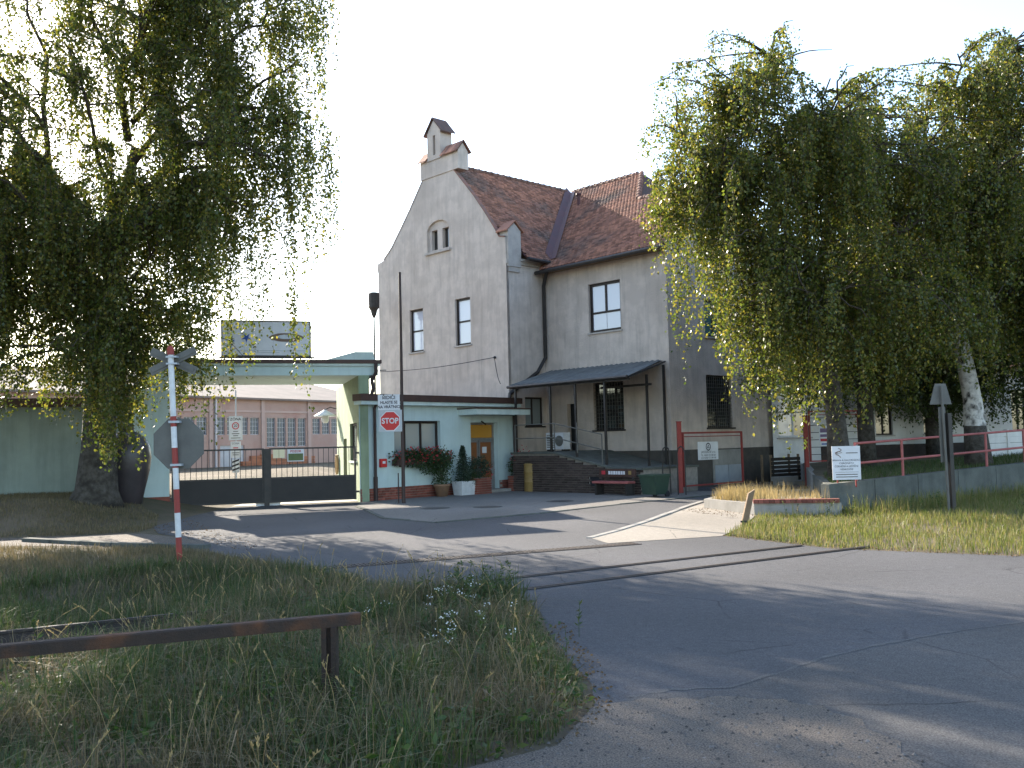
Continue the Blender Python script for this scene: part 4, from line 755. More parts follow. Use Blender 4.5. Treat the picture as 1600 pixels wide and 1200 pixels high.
ur = empty('dark_urn', (-11.1,27.6,float(H(-11.1,27.6))-.1), 0, 'man-high dark glazed urn standing beside the birch trunk', 'urn'); MB().lathe([(.38,0),(.42,.05),(.5,.45),(.62,.95),(.67,1.35),(.62,1.7),(.46,1.95),(.28,2.07),(.2,2.1),(.2,2.16),(.23,2.18),(.15,2.19)], 36).build('body', URN, ur, True)
# rusty barrier rail in the foreground
ba = empty('rail_barrier', (-1.48,7.64,0), 0, 'low rusty steel barrier beam on a stout post in the foreground grass', 'barrier')
e0 = Vector((.22,.1,.735)); e1 = Vector((-5.2,-2.1,.735)); d = (e1-e0).normalized(); n_ = Vector((-d.y, d.x, 0)); q = MB(); q.prism([tuple(e0+n_*u+Vector((0,0,w))) for u, w in ((-.05,-.09),(.05,-.09),(.05,-.01),(.04,0),(-.04,0),(-.05,-.01))], tuple(e1-e0)); q.build('beam', RUST, ba)
for x, y in ((0,0), (-4.3,-1.74)):
    q = MB(); q.box(x-.055,x-.015,y-.06,y+.06,-.25,.645); q.box(x+.02,x+.06,y-.06,y+.06,-.25,.645); q.box(x-.015,x+.02,y-.02,y+.02,-.25,.64); q.build('post', RUST, ba)

# ------------------------------------------------------------------ right side: red gates, terrace, boards, annex, fence
def frame_gate(name, a, b, z0, z1, label, bars=0):
    a = Vector(a); b = Vector(b); w = (b-a).length; r = empty(name, (a.x, a.y, .25), math.atan2(b.y-a.y, b.x-a.x), label, 'gate', 'red tube gates'); q = MB()
    q.box(0,.06,-.03,.03,z0,z1); q.box(w-.06,w,-.03,.03,z0,z1); q.box(.06,w-.06,-.025,.025,z1-.06,z1); q.box(.06,w-.06,-.025,.025,z0,z0+.05); q.box(.06,w-.06,-.015,.015,z1-.17,z1-.14); q.build('frame', REDPAINT, r)
    for k in range(bars): z = z0+(z1-z0)*(k+1)/(bars+1); MB().tube([(.06,0,z),(w-.06,0,z)], .012, 6).build('bar', DARKMETAL, r)
    return r
def red_post(x, y, h, label): r = empty('red_post', (x, y, .25), 0, label, 'post', 'red gate posts'); MB().box(-.07,.07,-.07,.07,0,h).build('shaft', REDPAINT, r); MB().box(-.085,.085,-.085,.085,h,h+.03).build('cap', REDPAINT, r)
red_post(5.5,31.9,2.35, 'red square gate post at the corner of the building'); red_post(10.55,34.7,2.5, 'red square gate post half hidden by hanging birch leaves')
frame_gate('red_gate', (5.62,32.0), (8.15,34.3), .2, 2.02, 'open red tube gate carrying a white company board')
frame_gate('red_gate', (10.68,34.75), (12.7,35.3), .85, 2.7, 'red tube gate with thin bars behind the birch', 6)
sa = empty('company_board', (6.16,32.42,.25), math.atan2(2.3,2.53), 'white board with round emblem hung on the red gate', 'sign')
MB().box(0,1.12,-.07,-.05,1.07,1.68).build('plate', SIGNWHITE, sa); ring((.56,1.51),.10,.135,-.074).build('emblem', INK, sa); q = MB(); q.add([(.49,-.074,1.46),(.63,-.074,1.46),(.56,-.074,1.59)], [(0,1,2)]); q.build('emblem', INK, sa); q = MB(); q.add([(.53,-.077,1.48),(.59,-.077,1.48),(.56,-.077,1.54)], [(0,1,2)]); q.build('emblem', SIGNWHITE, sa)
text('JAKODELNÍ s.r.o.', .11, 'lettering', INK, sa, (.56,-.074,1.33)); text('TEL. 00420 572 508 867', .085, 'lettering', INK, sa, (.56,-.074,1.22)); text('FAX 00420 572 508 508', .085, 'lettering', INK, sa, (.56,-.074,1.13))
s2 = empty('striped_board', (11.0,34.75,.25), math.atan2(.55,2.0), 'white board with red and purple strips hung behind the leaves', 'sign'); MB().box(.02,1.05,-.06,-.045,1.42,2.15).build('plate', SIGNWHITE, s2); q = MB(); q.box(.06,1.0,-.066,-.061,1.9,2.05); q.box(.06,1.0,-.066,-.061,1.74,1.84); q.build('strip', M('purple_ink', (.16,.11,.20), rough=.6), s2); MB().box(.06,1.0,-.066,-.061,1.58,1.68).build('strip', INKRED, s2); MB().box(.1,.9,-.066,-.061,1.46,1.51).build('strip', INKBLUE, s2)
# terrace with concrete retaining wall
tp = [(7.75,23.75), (15,28), (30,36.8), (34,52), (22,46), (12,40.6), (11.2,37), (9.2,29.5)]
def zT(x, y): return .80+.038*(x-7.75)
mb = MB(); mb.poly([(x, y, zT(x, y)) for x, y in tp]); tag(mb.build('terrace', SOIL), 'raised bank of bare soil behind the retaining wall', kind='structure')
rw = empty('retaining_wall', (7.75,23.75,.1), 0, 'stained concrete retaining wall below the red railing', 'wall')
def wseg(par, a, b, z0, h0, h1, t, mat, name): 
    a = Vector((*a,0))-Vector((7.75,23.75,.1)); b = Vector((*b,0))-Vector((7.75,23.75,.1)); d = (b-a).normalized(); n_ = Vector((-d.y,d.x,0))*t
    MB().add([(*(p+o).xy, z) for o in (Vector((0,0,0)), n_) for p, z in ((a,z0),(b,z0),(b,h1-.1),(a,h0-.1))], [(0,1,2,3),(7,6,5,4),(0,4,5,1),(1,5,6,2),(2,6,7,3),(3,7,4,0)]).build(name, mat, par)
k = 5; A_ = Vector((7.7,23.65)); B_ = Vector((15.0,27.95))
for i in range(k): p = A_+(B_-A_)*i/k; q_ = A_+(B_-A_)*(i+1)/k-(B_-A_).normalized()*.02; wseg(rw, p, q_, -.1, zT(p.x,0)+.05, zT(q_.x,0)+.05, .25, CONCRETE_DARK, 'wall_panel')
wseg(rw, (15.0,27.95), (30,36.7), -.1, zT(15,0)+.05, zT(30,0)+.05, .25, CONCRETE_DARK, 'wall_panel'); wseg(rw, (9.15,29.6), (7.7,23.95), -.1, .85, .85, .2, CONCRETE_DARK, 'wall_panel'); wseg(rw, (11.15,37.1), (9.15,29.6), -.1, .95, .85, .2, CONCRETE, 'wall_panel')
bw = empty('brick_footing', (7.75,23.75,.1), 0, 'low dark brick footing at the foot of the retaining wall', 'wall')
d = (B_-A_).normalized(); n_ = Vector((d.y,-d.x)); BK = MB().box(0,.24,0,.1,0,.07).mesh('brick')
for j in range(3):
    for i in range(19): o = link('brick', BK, BRICK_DARK, bw); p = A_+d*(3.2+i*.252+(.12 if j % 2 else 0))+n_*.2; o.location = (p.x-7.75, p.y-23.75, .02+j*.078); o.rotation_euler = (0,0,math.atan2(d.y,d.x))
ry = empty('red_railing', (8.0,23.95,.85), 0, 'faded red two-rail railing along the top of the retaining wall', 'railing')
q0 = Vector((8.0,23.95)); 
def rp(t): p = A_+d*t+Vector((-d.y,d.x))*.12; return Vector((p.x-8.0, p.y-23.95, zT(p.x,0)+.04-.85))
for t in (1.15,2.95,4.75,6.55,8.35): MB().tube([rp(t), rp(t)+Vector((0,0,.98))], .035, 8).build('post', PINKPAINT, ry)
for z in (.95,.45): MB().tube([rp(1.15)+Vector((0,0,z)), rp(4.75)+Vector((0,0,z)), rp(8.6)+Vector((0,0,z)), rp(14)+Vector((0,0,z))], .032, 8).build('rail', PINKPAINT, ry)
bd_ = empty('brick_capped_bed', (5.7,23.15,.1), 0, 'low concrete planting bed edged with red brick coping', 'planter'); bp_ = [(4.95,25.3),(5.72,23.12),(7.68,22.72),(7.66,23.6),(8.9,29.0),(6.4,28.3)]
MB().prism([(x-5.7,y-23.15,0) for x, y in bp_], (0,0,.36)).build('bed_wall', CONCRETE, bd_)
a = Vector((5.72,23.12)); b = Vector((7.68,22.72)); dd_ = (b-a).normalized(); BC = MB().box(0,.115,-.13,.13,0,.09).mesh('brick')
for i in range(16): o = link('brick', BC, BRICK_RED, bd_); p = a+dd_*i*.124; o.location = (p.x-5.7, p.y-23.15+.08, .362); o.rotation_euler = (0,0,math.atan2(dd_.y,dd_.x))
ib = empty('information_board', (7.95,23.9,.8), math.radians(-6), 'white upright board with curling emblem and lines of lettering on the wall top', 'sign')
MB().box(-.06,.62,-.02,.0,.14,.97).build('plate', SIGNWHITE, ib)
for x in (.06,.5): MB().box(x-.015,x+.015,.001,.03,-.05,.9).build('leg', REDPAINT, ib)
q = MB(); q.tube([(.10+.07*math.sin(t*1.6)*(1 if t < 4 else .6), -.024, .92-.045*t) for t in np.linspace(0, 5.2, 22)], .008, 5); q.tube([(.02,-.024,.81),(.09,-.024,.84),(.19,-.024,.81),(.09,-.024,.78),(.02,-.024,.81)], .007, 5); q.build('emblem', BRONZE, ib)
for t_, z, s in (('OPRAVA A GALVANIZACE',.62,.062), ('CHROMÁTU',.545,.062), ('ČERNĚNÍ A LEŠTĚNÍ',.47,.062), ('VENKOVNÍ',.395,.062)): text(t_, s, 'lettering', INK, ib, (.28,-.024,z))
for b_ in ((0,.56,.325,.332), (.02,.54,.26,.28), (.02,.54,.20,.22), (.28,.56,.79,.81)): MB().box(b_[0],b_[1],-.024,-.021,b_[2],b_[3]).build('small_print', SIGNBACK, ib)
ts = empty('warning_sign', (10.2,22.6,.15), math.radians(12), 'grey back of a road sign on a dark post in the grass', 'sign'); MB().box(.0,.10,-.05,.05,0,2.35).build('post', DARKMETAL, ts); MB().tube([(-.06,0,0),(-.10,0,3.0)], .03, 8).build('steel_tube', SIGNBACK, ts); MB().prism([(-.38,.06,2.56),(.20,.06,2.56),(.06,.06,3.05),(-.22,.06,3.05)], (0,.02,0)).build('plate_back', SIGNBACK, ts); MB().box(-.16,.02,.061,.08,1.2,2.5).build('lower_plate', SIGNBACK, ts)
ss = empty('leaning_stake', (4.89,20.85,.12), 0, 'weathered wooden stake leaning at the corner of the grass', 'stake'); q = MB(); q.add([(-.07,-.05,-.1),(.07,-.05,-.1),(.07,.05,-.1),(-.07,.05,-.1),(.15,-.05,.72),(.29,-.05,.80),(.29,.05,.80),(.15,.05,.72)], [(0,3,2,1),(4,5,6,7),(0,1,5,4),(1,2,6,5),(2,3,7,6),(3,0,4,7)]); q.build('stake_board', WOOD, ss); q = MB(); q.box(-.05,.09,-.056,-.051,.1,.14); q.build('split', INK, ss)
# annex
AA = math.atan2(3, 9.5)
An = empty('white_annex', (10.35,38.35,.25), AA, 'long low white annex with tall windows behind the birches', 'building')
wz = [(.25,1.75,1.75,3.6), (4.9,5.75,1.75,3.6), (7.3,8.15,1.75,3.6), (9.6,10.45,1.75,3.6), (12,12.85,1.75,3.6)]
mb = MB(); mb.panel(rect(0,14,0,4.6), [rect(*w) for w in wz], mG(), .2); mb.quad((14,0,0),(14,7,0),(14,7,4.6),(14,0,4.6)); mb.quad((0,7,0),(14,7,0),(14,7,4.6),(0,7,4.6)); mb.build('wall', WHITEWALL, An)
window(An, mG(), *wz[0], .15, (1.0,), (2.75,), .07, fm=WHITEPAINT, pm=lambda i, j: PANE_PALE if i == 0 else PANE_DARK, sill=STUCCO_TRIM)
for w in wz[1:]: window(An, mG(), *w, .15, (w[0]+.42,), (2.9,), .06, sill=STUCCO_TRIM)
MB().box(2.2,14.02,-.03,-.002,0,1.35).build('plinth', BRICK_DARK, An)
mb = MB(); mb.quad((-.1,-.5,4.55),(14.4,-.5,4.55),(14.4,3.5,6.3),(-.1,3.5,6.3)); mb.quad((-.1,3.5,6.3),(14.4,3.5,6.3),(14.4,7.5,4.55),(-.1,7.5,4.55)); mb.box(-.1,14.4,-.5,-.44,4.42,4.55); mb.add([(14,0,4.6),(14,7,4.6),(14,3.5,6.25)], [(0,1,2)]); mb.build('roof', TILE, An)
cs = empty('dark_slatted_box', (9.7,36.3,.26), math.radians(30), 'dark slatted timber bin before the annex wall', 'box')
for k in range(6): MB().box(0,1.5,-.02,.02,.12+k*.15,.24+k*.15).build('slat', M('dark_timber', (.035,.028,.023), rough=.9), cs)
q = MB(); q.box(.0,.07,.021,.09,0,1.1); q.box(1.43,1.5,.021,.09,0,1.1); q.box(0,.07,.5,.57,0,1.1); q.box(1.43,1.5,.5,.57,0,1.1); q.build('frame', WOOD, cs)
sp = empty('step_slabs', (10.2,35.6,.26), math.radians(25), 'two pale stone slabs stacked as steps by the red post', 'steps'); MB().box(-.5,.7,-.2,.4,0,.14).build('slab', CONCRETE, sp); MB().box(-.5,.4,.05,.5,.142,.3).build('slab', CONCRETE, sp)
# white concrete panel fence at far right
FA = math.atan2(6, 5.2); fc = empty('panel_fence', (16.2,33.4,.95), math.radians(32), 'white precast concrete panel fence beyond the birch trunk', 'fence')
for i in range(8):
    MB().box(i*1.6-.06,i*1.6+.06,-.07,.07,0,1.15).build('post', WHITEWALL, fc)
    for j in range(5): MB().box(i*1.6+.062,i*1.6+1.538,-.03,.03,.02+j*.22,.02+j*.22+.208).build('panel', WHITEWALL, fc)

# ------------------------------------------------------------------ birches
def limb(p0, p1, r0, r1, rs, n=7, wob=.25, arch=.0):
    p0 = np.array(p0, float); p1 = np.array(p1, float); t = np.linspace(0, 1, n)[:, None]; L = np.linalg.norm(p1-p0)
    P = p0+(p1-p0)*t+np.array([0,0,1])*arch*L*np.sin(np.pi*t)
    w = rs.normal(size=(n,3))*wob*L*.07; w[0] = 0; return P+w, np.linspace(r0, r1, n)
def strands_mesh(P0, O, Ln, sway, r=.005, n=5):
    m = len(P0); t = np.linspace(0, 1, n); pts = strand_pos(P0[:,None], O[:,None], Ln[:,None], sway[:,None], t[None,:,None]); ang = np.array([0, 2.09, 4.19])
    ring = np.stack([np.cos(ang), np.sin(ang), 0*ang], 1)*r; V = pts[:,:,None,:]+ring[None,None]*(1.15-t)[None,:,None,None]; V = V.reshape(-1,3)
    base = np.arange(m)[:,None,None]*n*3+np.arange(n-1)[None,:,None]*3; k = np.arange(3)[None,None,:]; k2 = (k+1) % 3
    idx = np.stack([base+k, base+k2, base+3+k2, base+3+k], -1).reshape(-1); return np_mesh('twigs', V, np.full(len(idx)//4, 4), idx)
def strand_pos(P0, O, Ln, sway, t):
    Ln = Ln[..., None] if Ln.ndim < P0.ndim else Ln
    return P0+O*(1-np.exp(-2.5*t))*.9-np.array([0,0,1.])*Ln*(t**1.35)+np.array([0,0,.25])*np.sin(np.pi*np.clip(t*2,0,1))*np.linalg.norm(O,axis=-1,keepdims=True)+sway*np.sin(t*3.0)
def birch(name, label, base, trunk, limbs, seed, nbr, nst, lst=(.7,2.4), per_m=26, leaf=.085, bark=BARK, mat=LEAF, zfloor=None, group='birches', blen=(1.2,3.2), keep=None, branch_from=.25, extra=()):
    rs = np.random.RandomState(seed); root = empty(name, base, 0, label, 'tree', group); base = np.array(base, float)
    axes = []; mb = MB(); tr = np.array([t[:3] for t in trunk], float); rr = [t[3] for t in trunk]
    mb.tube([tuple(p-base) for p in tr], rr, 12); tko = mb.build('trunk', bark, root, True)
    if bark is BARKWHITE:
        mb = MB(); mb.tube([tuple(p-base) for p in tr[:3]], [r+.012 for r in rr[:2]]+[rr[2]-.02], 12); mb.build('rough_base', BARK, tko, True)
    mb = MB()
    for p0, p1, r0, r1, arch in limbs: P, R = limb(p0, p1, r0, r1, rs, 7, .5, arch); axes.append(P); mb.tube([tuple(p-base) for p in P], list(R), 7)
    seg = [np.linalg.norm(np.diff(a, axis=0), axis=1).sum() for a in axes]; pr = np.array(seg)/sum(seg); BP = []
    for i in range(nbr):
        a = axes[rs.choice(len(axes), p=pr)]; t = rs.uniform(branch_from, 1)*(len(a)-1); k = min(int(t), len(a)-2); p = a[k]+(a[k+1]-a[k])*(t-k)
        out = p-tr[-1]; out[2] = 0; az = math.atan2(out[1], out[0])+rs.normal()*1.3; el = rs.uniform(-.1, .9); L = rs.uniform(*blen)
        dv = np.array([math.cos(az)*math.cos(el), math.sin(az)*math.cos(el), math.sin(el)]); tt = np.linspace(0,1,6)[:,None]
        Pb = p+dv*L*tt-np.array([0,0,.45*L])*tt**2.2+rs.normal(size=(6,3))*.05; Pb[0] = p; BP.append(Pb)
        if keep is None or keep(Pb)[-3:].all(): mb.tube([tuple(q-base) for q in Pb], list(np.linspace(.032,.008,6)), 5, False)
    mb.build('branches', TWIG, root, True)
    BP = np.array(BP); wb_ = rs.gamma(1.1, 1, nbr)+.12; bi = rs.choice(nbr, nst, p=wb_/wb_.sum()); t = rs.uniform(.15, 1, nst)*5; k = np.minimum(t.astype(int), 4); f = (t-k)[:,None]
    P0 = BP[bi,k]*(1-f)+BP[bi,k+1]*f; az = rs.uniform(0, 6.28, nst); ol = rs.uniform(.1,.6,nst); O = np.stack([np.cos(az)*ol, np.sin(az)*ol, rs.uniform(-.05,.25,nst)], 1)
    br_len = rs.uniform(.45,1.35,nbr)[bi]; Ln = rs.uniform(*lst, nst)*br_len; sway = rs.normal(size=(nst,3))*.06; sway[:,2] = 0
    if zfloor is not None: Ln = np.minimum(Ln, np.maximum(P0[:,2]-zfloor(P0[:,0], P0[:,1])-rs.uniform(0,.5,nst), .05))
    ok = Ln > .2
    if keep is not None: ok &= keep(P0)
    P0, O, Ln, sway = P0[ok], O[ok], Ln[ok], sway[ok]
    for ex_, ey_, zt_, zb_, nb_ in extra:
        s5 = rs.normal(size=(nb_,3))*np.array([.16,.16,.25]); P0 = np.concatenate([P0, np.array([ex_, ey_, zt_])+s5]); O = np.concatenate([O, rs.normal(size=(nb_,3))*.1]); Ln = np.concatenate([Ln, (zt_-zb_)*rs.uniform(.7,1.05,nb_)]); sway = np.concatenate([sway, rs.normal(size=(nb_,3))*np.array([.12,.12,0])])
    nst = len(P0)
    link('twigs', strands_mesh(P0-base, O, Ln, sway), TWIG, root)
    cnt = np.maximum((Ln*per_m).astype(int), 6)+6; si = np.repeat(np.arange(nst), cnt); tt = rs.rand(len(si))**.9
    P = strand_pos(P0[si], O[si], Ln[si], sway[si], tt[:,None])+rs.normal(size=(len(si),3))*np.array([.055,.055,.04])
    D = rs.normal(size=P.shape)*.65; D[:,2] -= .75; L = leaf*rs.uniform(.65,1.25,len(P))
    link('crown', leaf_mesh('crown', P-base, D, L, L*.72, rs), mat, root)
    return root, len(P)
nl = 0
# the big birch by the gate
x0, y0 = -11.35, 26.3; b0 = float(H(x0, y0))
fl = lambda x, y: np.where(x > -6.6, 5.0+1.9*np.sin(x*5.1), np.where(x > -8.3, 3.6+1.4*np.sin(x*7.3), np.where(x > -9.8, 2.3+.7*np.sin(x*4), np.where(x > -11, 1.5+.5*np.sin(x*6), 3.2+.6*np.sin(x*3)))))
lim = [((x0+.1,y0,b0+5.0),(-12.9,26.6,b0+9.5),.24,.09,.0), ((x0+.15,y0,b0+5.2),(-10.5,26.2,b0+10),.27,.12,.0), ((-10.5,26.2,b0+10),(-10.2,26.4,b0+15.5),.12,.03,.0), ((-12.9,26.6,b0+9.5),(-13.4,26.8,b0+14.5),.09,.03,0),
       ((-10.9,26.2,b0+7),(-7.6,25.4,b0+10.2),.14,.05,.05), ((-7.6,25.4,b0+10.2),(-5.6,25.2,b0+10.3),.05,.02,.12), ((-10.6,26.2,b0+9),(-7.4,26.6,b0+13),.10,.03,.05), ((-10.4,26.2,b0+10.5),(-6.6,25.6,b0+14.5),.09,.03,.05), ((-11,26.1,b0+6),(-8.6,24.6,b0+8.2),.09,.03,.08), ((-8.2,25.4,b0+9.5),(-5.9,26.0,b0+8.6),.06,.02,.2),
       ((-12,26.4,b0+7),(-14.8,25.8,b0+9.4),.1,.03,.05), ((-11.5,26.3,b0+6),(-12.2,23.6,b0+8),.09,.03,.08), ((-11.3,26.4,b0+6.5),(-10.4,28.2,b0+9),.09,.03,.08), ((-10.3,26.3,b0+12),(-8.6,25.2,b0+16.3),.06,.02,.0), ((-13,26.6,b0+10.5),(-15.5,27.4,b0+13),.07,.02,.05), ((x0,y0,b0+4.2),(-9.6,25.4,b0+5.4),.07,.02,.1), ((x0,y0,b0+4.4),(-13.4,25.6,b0+5.6),.07,.02,.1), ((-10.9,26.2,b0+7),(-8.3,27.4,b0+9.5),.09,.03,.06), ((-9.3,25.6,b0+8.9),(-6.9,24.6,b0+9.6),.06,.02,.12), ((x0,y0,b0+4.8),(-9.0,24.9,b0+6.6),.07,.02,.1), ((-10.9,26.2,b0+7),(-8.0,24.8,b0+7.6),.07,.02,.12), ((x0,y0,b0+4.6),(-13.9,25.0,b0+6.8),.07,.02,.1), ((-11.8,26.4,b0+6.4),(-14.2,26.6,b0+7.8),.08,.03,.08), ((-12.4,26.5,b0+8),(-12.8,24.2,b0+10),.08,.03,.05), ((x0,y0,b0+4.0),(-10.2,24.9,b0+4.6),.06,.02,.15), ((-12.6,26.5,b0+9),(-14.6,25.4,b0+11.6),.07,.03,.05), ((-11,26.2,b0+8),(-11.2,24.2,b0+11.5),.07,.03,.05), ((-10.4,26.2,b0+11),(-11.6,25.4,b0+15.5),.07,.03,.0), ((-10.3,26.3,b0+12.5),(-7.6,26.4,b0+15.6),.06,.02,.03), ((-7.6,25.4,b0+10.0),(-5.2,24.9,b0+9.6),.05,.02,.15), ((-8.6,25.0,b0+8.8),(-5.9,24.6,b0+8.6),.05,.02,.18), ((-8.6,24.7,b0+8.2),(-6.8,24.3,b0+7.6),.05,.02,.15), ((-7.4,26,b0+11),(-5.3,25.6,b0+11.8),.05,.02,.08), ((-7.6,25.6,b0+12.2),(-5.7,25.2,b0+13.6),.05,.02,.05), ((x0,y0,b0+3.6),(-10.0,25.0,b0+4.2),.05,.02,.15), ((x0,y0,b0+3.4),(-12.4,24.9,b0+4.2),.05,.02,.15), ((x0,y0,b0+3.8),(-9.2,25.6,b0+4.6),.05,.02,.15), ((x0,y0,b0+4),(-14.2,25.0,b0+4.8),.05,.02,.12)]
_, n_l = birch('birch_tree', 'large weeping birch by the gate with a thick dark forked trunk', (x0,y0,b0-.25), [(x0-.1,y0,b0-.25,.85), (x0-.05,y0,b0+.35,.56), (x0,y0,b0+1.5,.45), (x0+.05,y0,b0+3.5,.38), (x0+.1,y0,b0+5.3,.34)], lim, 11, 480, 7400, (.6,2.9), 24, .092, zfloor=fl, extra=((-7.2,25,9.2,3.3,6), (-6.5,25.1,9.6,4.5,5), (-6.1,24.9,9.8,4.9,4), (-5.75,25,9.4,3.8,5), (-5.55,25.2,9.3,3.1,4), (-5.1,25,10,6.2,6), (-4.7,25.1,10.2,8.0,4), (-5.3,25.3,12.6,8.4,7), (-6.8,25.2,8.6,4.2,5), (-7.9,24.8,8.4,3.6,7), (-5.0,25.0,14.5,10.8,7), (-6.0,25.4,13.8,8.8,8)), keep=lambda P: (P[:,0] < -.188*P[:,1]+.15*np.sin(P[:,2]*2.2)) & ~((P[:,0] > -7.4) & (np.sin(P[:,0]*9+P[:,2]*2) > .45)) & (np.sin(P[:,0]*2.1+P[:,2]*1.7)*np.cos(P[:,2]*1.9-P[:,0]+P[:,1]) < .62)); nl += n_l
# its neighbour standing just outside the left edge
x1, y1 = -17.2, 25.0; b1 = float(H(x1, y1)); fl1 = lambda x, y: 3.5+.6*np.sin(x*2)
_, n_l = birch('birch_tree', 'birch crown hanging in from the left edge of the picture', (x1,y1,b1-.25), [(x1,y1,b1-.25,.5), (x1,y1,b1+2,.36), (x1+.2,y1,b1+6,.28), (x1+.1,y1,b1+11,.12)],
    [((x1+.2,y1,b1+4),(x1+3.6,y1-.6,b1+6.6),.1,.03,.1), ((x1+.2,y1,b1+6),(x1+3.4,y1+.4,b1+10),.1,.03,.05), ((x1+.1,y1,b1+9),(x1+1.8,y1,b1+15),.1,.03,0), ((x1,y1,b1+6),(x1-3,y1-1,b1+10),.1,.03,.05), ((x1,y1,b1+8),(x1-1.6,y1+1,b1+14.5),.1,.03,0), ((x1,y1,b1+5),(x1+.6,y1-3.4,b1+8),.1,.03,.08), ((x1+.1,y1,b1+8),(x1+2.6,y1-2.4,b1+12),.08,.03,.05), ((x1,y1,b1+7),(x1-1.5,y1-3.2,b1+11),.08,.03,.05)], 12, 150, 2300, (.8,2.8), 22, .105, zfloor=fl1); nl += n_l
# a third one further left and nearer: it shades the foreground verge
x2, y2 = -17.5, 17.5
_, n_l = birch('birch_tree', 'birch standing outside the picture at left near the track', (x2,y2,-.2), [(x2,y2,-.2,.45), (x2,y2,3,.32), (x2+.2,y2,8,.2)],
    [((x2+.1,y2,4),(x2+3.4,y2+.8,7.5),.1,.03,.1), ((x2+.1,y2,5),(x2+2.6,y2-2,9.5),.1,.03,.05), ((x2+.2,y2,7),(x2+1,y2,13.5),.1,.03,0), ((x2,y2,5),(x2-3,y2+.6,9),.1,.03,.05), ((x2,y2,6),(x2+.4,y2+3,10.5),.1,.03,.05), ((x2,y2,6),(x2-.6,y2-3,10),.1,.03,.05)], 13, 90, 1300, (.8,2.4), 16, .13, zfloor=lambda x, y: 2.5+0*x); nl += n_l
# right-hand birches
x3, y3 = 9.0, 26.6; b3 = zT(x3, 0); fl3 = lambda x, y: np.where(x < 4.9, 4.9+.5*np.sin(x*3), np.where(x < 6.6, 2.5+.9*np.sin(x*2.6+1), 2.0+.7*np.sin(x*3)))
_, n_l = birch('birch_tree', 'broad sunlit weeping birch before the right wall of the building', (x3,y3,b3-.2), [(x3,y3,b3-.2,.36), (x3-.05,y3,b3+1.5,.26), (x3-.3,y3,b3+4,.22), (x3-.5,y3,b3+6,.18)],
    [((x3-.5,y3,b3+5.6),(6.2,25.2,b3+8.6),.13,.04,.05), ((6.2,25.2,b3+8.6),(4.6,24.9,b3+8.6),.05,.02,.15), ((x3-.5,y3,b3+6),(7.4,25.8,b3+10.4),.13,.04,0), ((7.4,25.8,b3+10.4),(7.3,25.6,b3+11.6),.04,.02,0), ((x3-.4,y3,b3+6),(9.6,26.6,b3+10.5),.12,.04,.0), ((x3-.3,y3,b3+4.4),(6.4,24.4,b3+6.4),.08,.03,.12), ((x3-.3,y3,b3+4),(7.2,24.2,b3+5.2),.07,.02,.12), ((6.6,25.3,b3+8.4),(5.2,24.2,b3+7.4),.05,.02,.2), ((x3-.3,y3,b3+4.5),(11,25.6,b3+7),.08,.03,.08), ((8,26,b3+8),(8.4,23.9,b3+9.4),.06,.02,.08), ((7.2,25.6,b3+8.8),(5.9,25.6,b3+10.6),.06,.02,.02), ((8.2,26.3,b3+8.5),(9.2,27.8,b3+10.5),.06,.02,.05), ((8.6,26.6,b3+9),(8.9,26,b3+10.9),.05,.02,0), ((x3-.3,y3,b3+3.6),(6.7,24.6,b3+4.6),.06,.02,.15), ((x3-.3,y3,b3+3.6),(8.0,24.3,b3+4.8),.06,.02,.15), ((x3-.3,y3,b3+3.8),(10.6,25.2,b3+5.2),.06,.02,.12), ((7.2,25.5,b3+8),(5.4,25.4,b3+9.6),.06,.02,.04), ((7.4,25.8,b3+10),(6.2,25.2,b3+10.6),.05,.02,.03), ((6.8,25.3,b3+7.4),(4.9,25.6,b3+7.2),.05,.02,.15), ((8.8,26.4,b3+7.2),(9.8,24.8,b3+9),.06,.02,.06)], 21, 440, 4700, (.45,2.4), 24, .088, extra=((6.2,24.6,6.6,2.9,8), (6.5,24.8,7.0,2.6,8), (6.9,24.5,6.8,2.1,9), (7.3,24.6,6.8,2.0,9), (7.7,24.4,6.6,1.9,8), (8.2,24.8,6.6,2.4,8), (9.3,25.2,6.4,2.2,7), (10.2,25.4,6.6,2.6,7), (11.2,26,6.6,2.8,7), (5.6,24.7,8.5,4.6,7), (5.0,24.9,9.2,6.2,6), (4.6,26.6,8.6,4.8,8), (5.2,26.8,8.8,4.4,8), (5.9,26.6,8.2,3.8,8), (6.4,24.9,8.6,5.0,8), (7.0,24.4,8.8,4.6,8), (7.5,24.3,9.4,5.0,8)), zfloor=fl3, keep=lambda P: (P[:,0]/P[:,1] > .150+.02*np.clip(8.5-P[:,2],0,6)+.008*np.sin(P[:,2]*3)) & (np.sin(P[:,0]*2.3+P[:,2]*1.5)*np.cos(P[:,2]*1.7-P[:,0]+P[:,1]) < .68)); nl += n_l
x4, y4 = 13.9, 28.9; b4 = zT(x4, 0); fl4 = lambda x, y: np.where(x < 13, 2.5+.6*np.sin(x*3), 2.8+.6*np.sin(x*2))
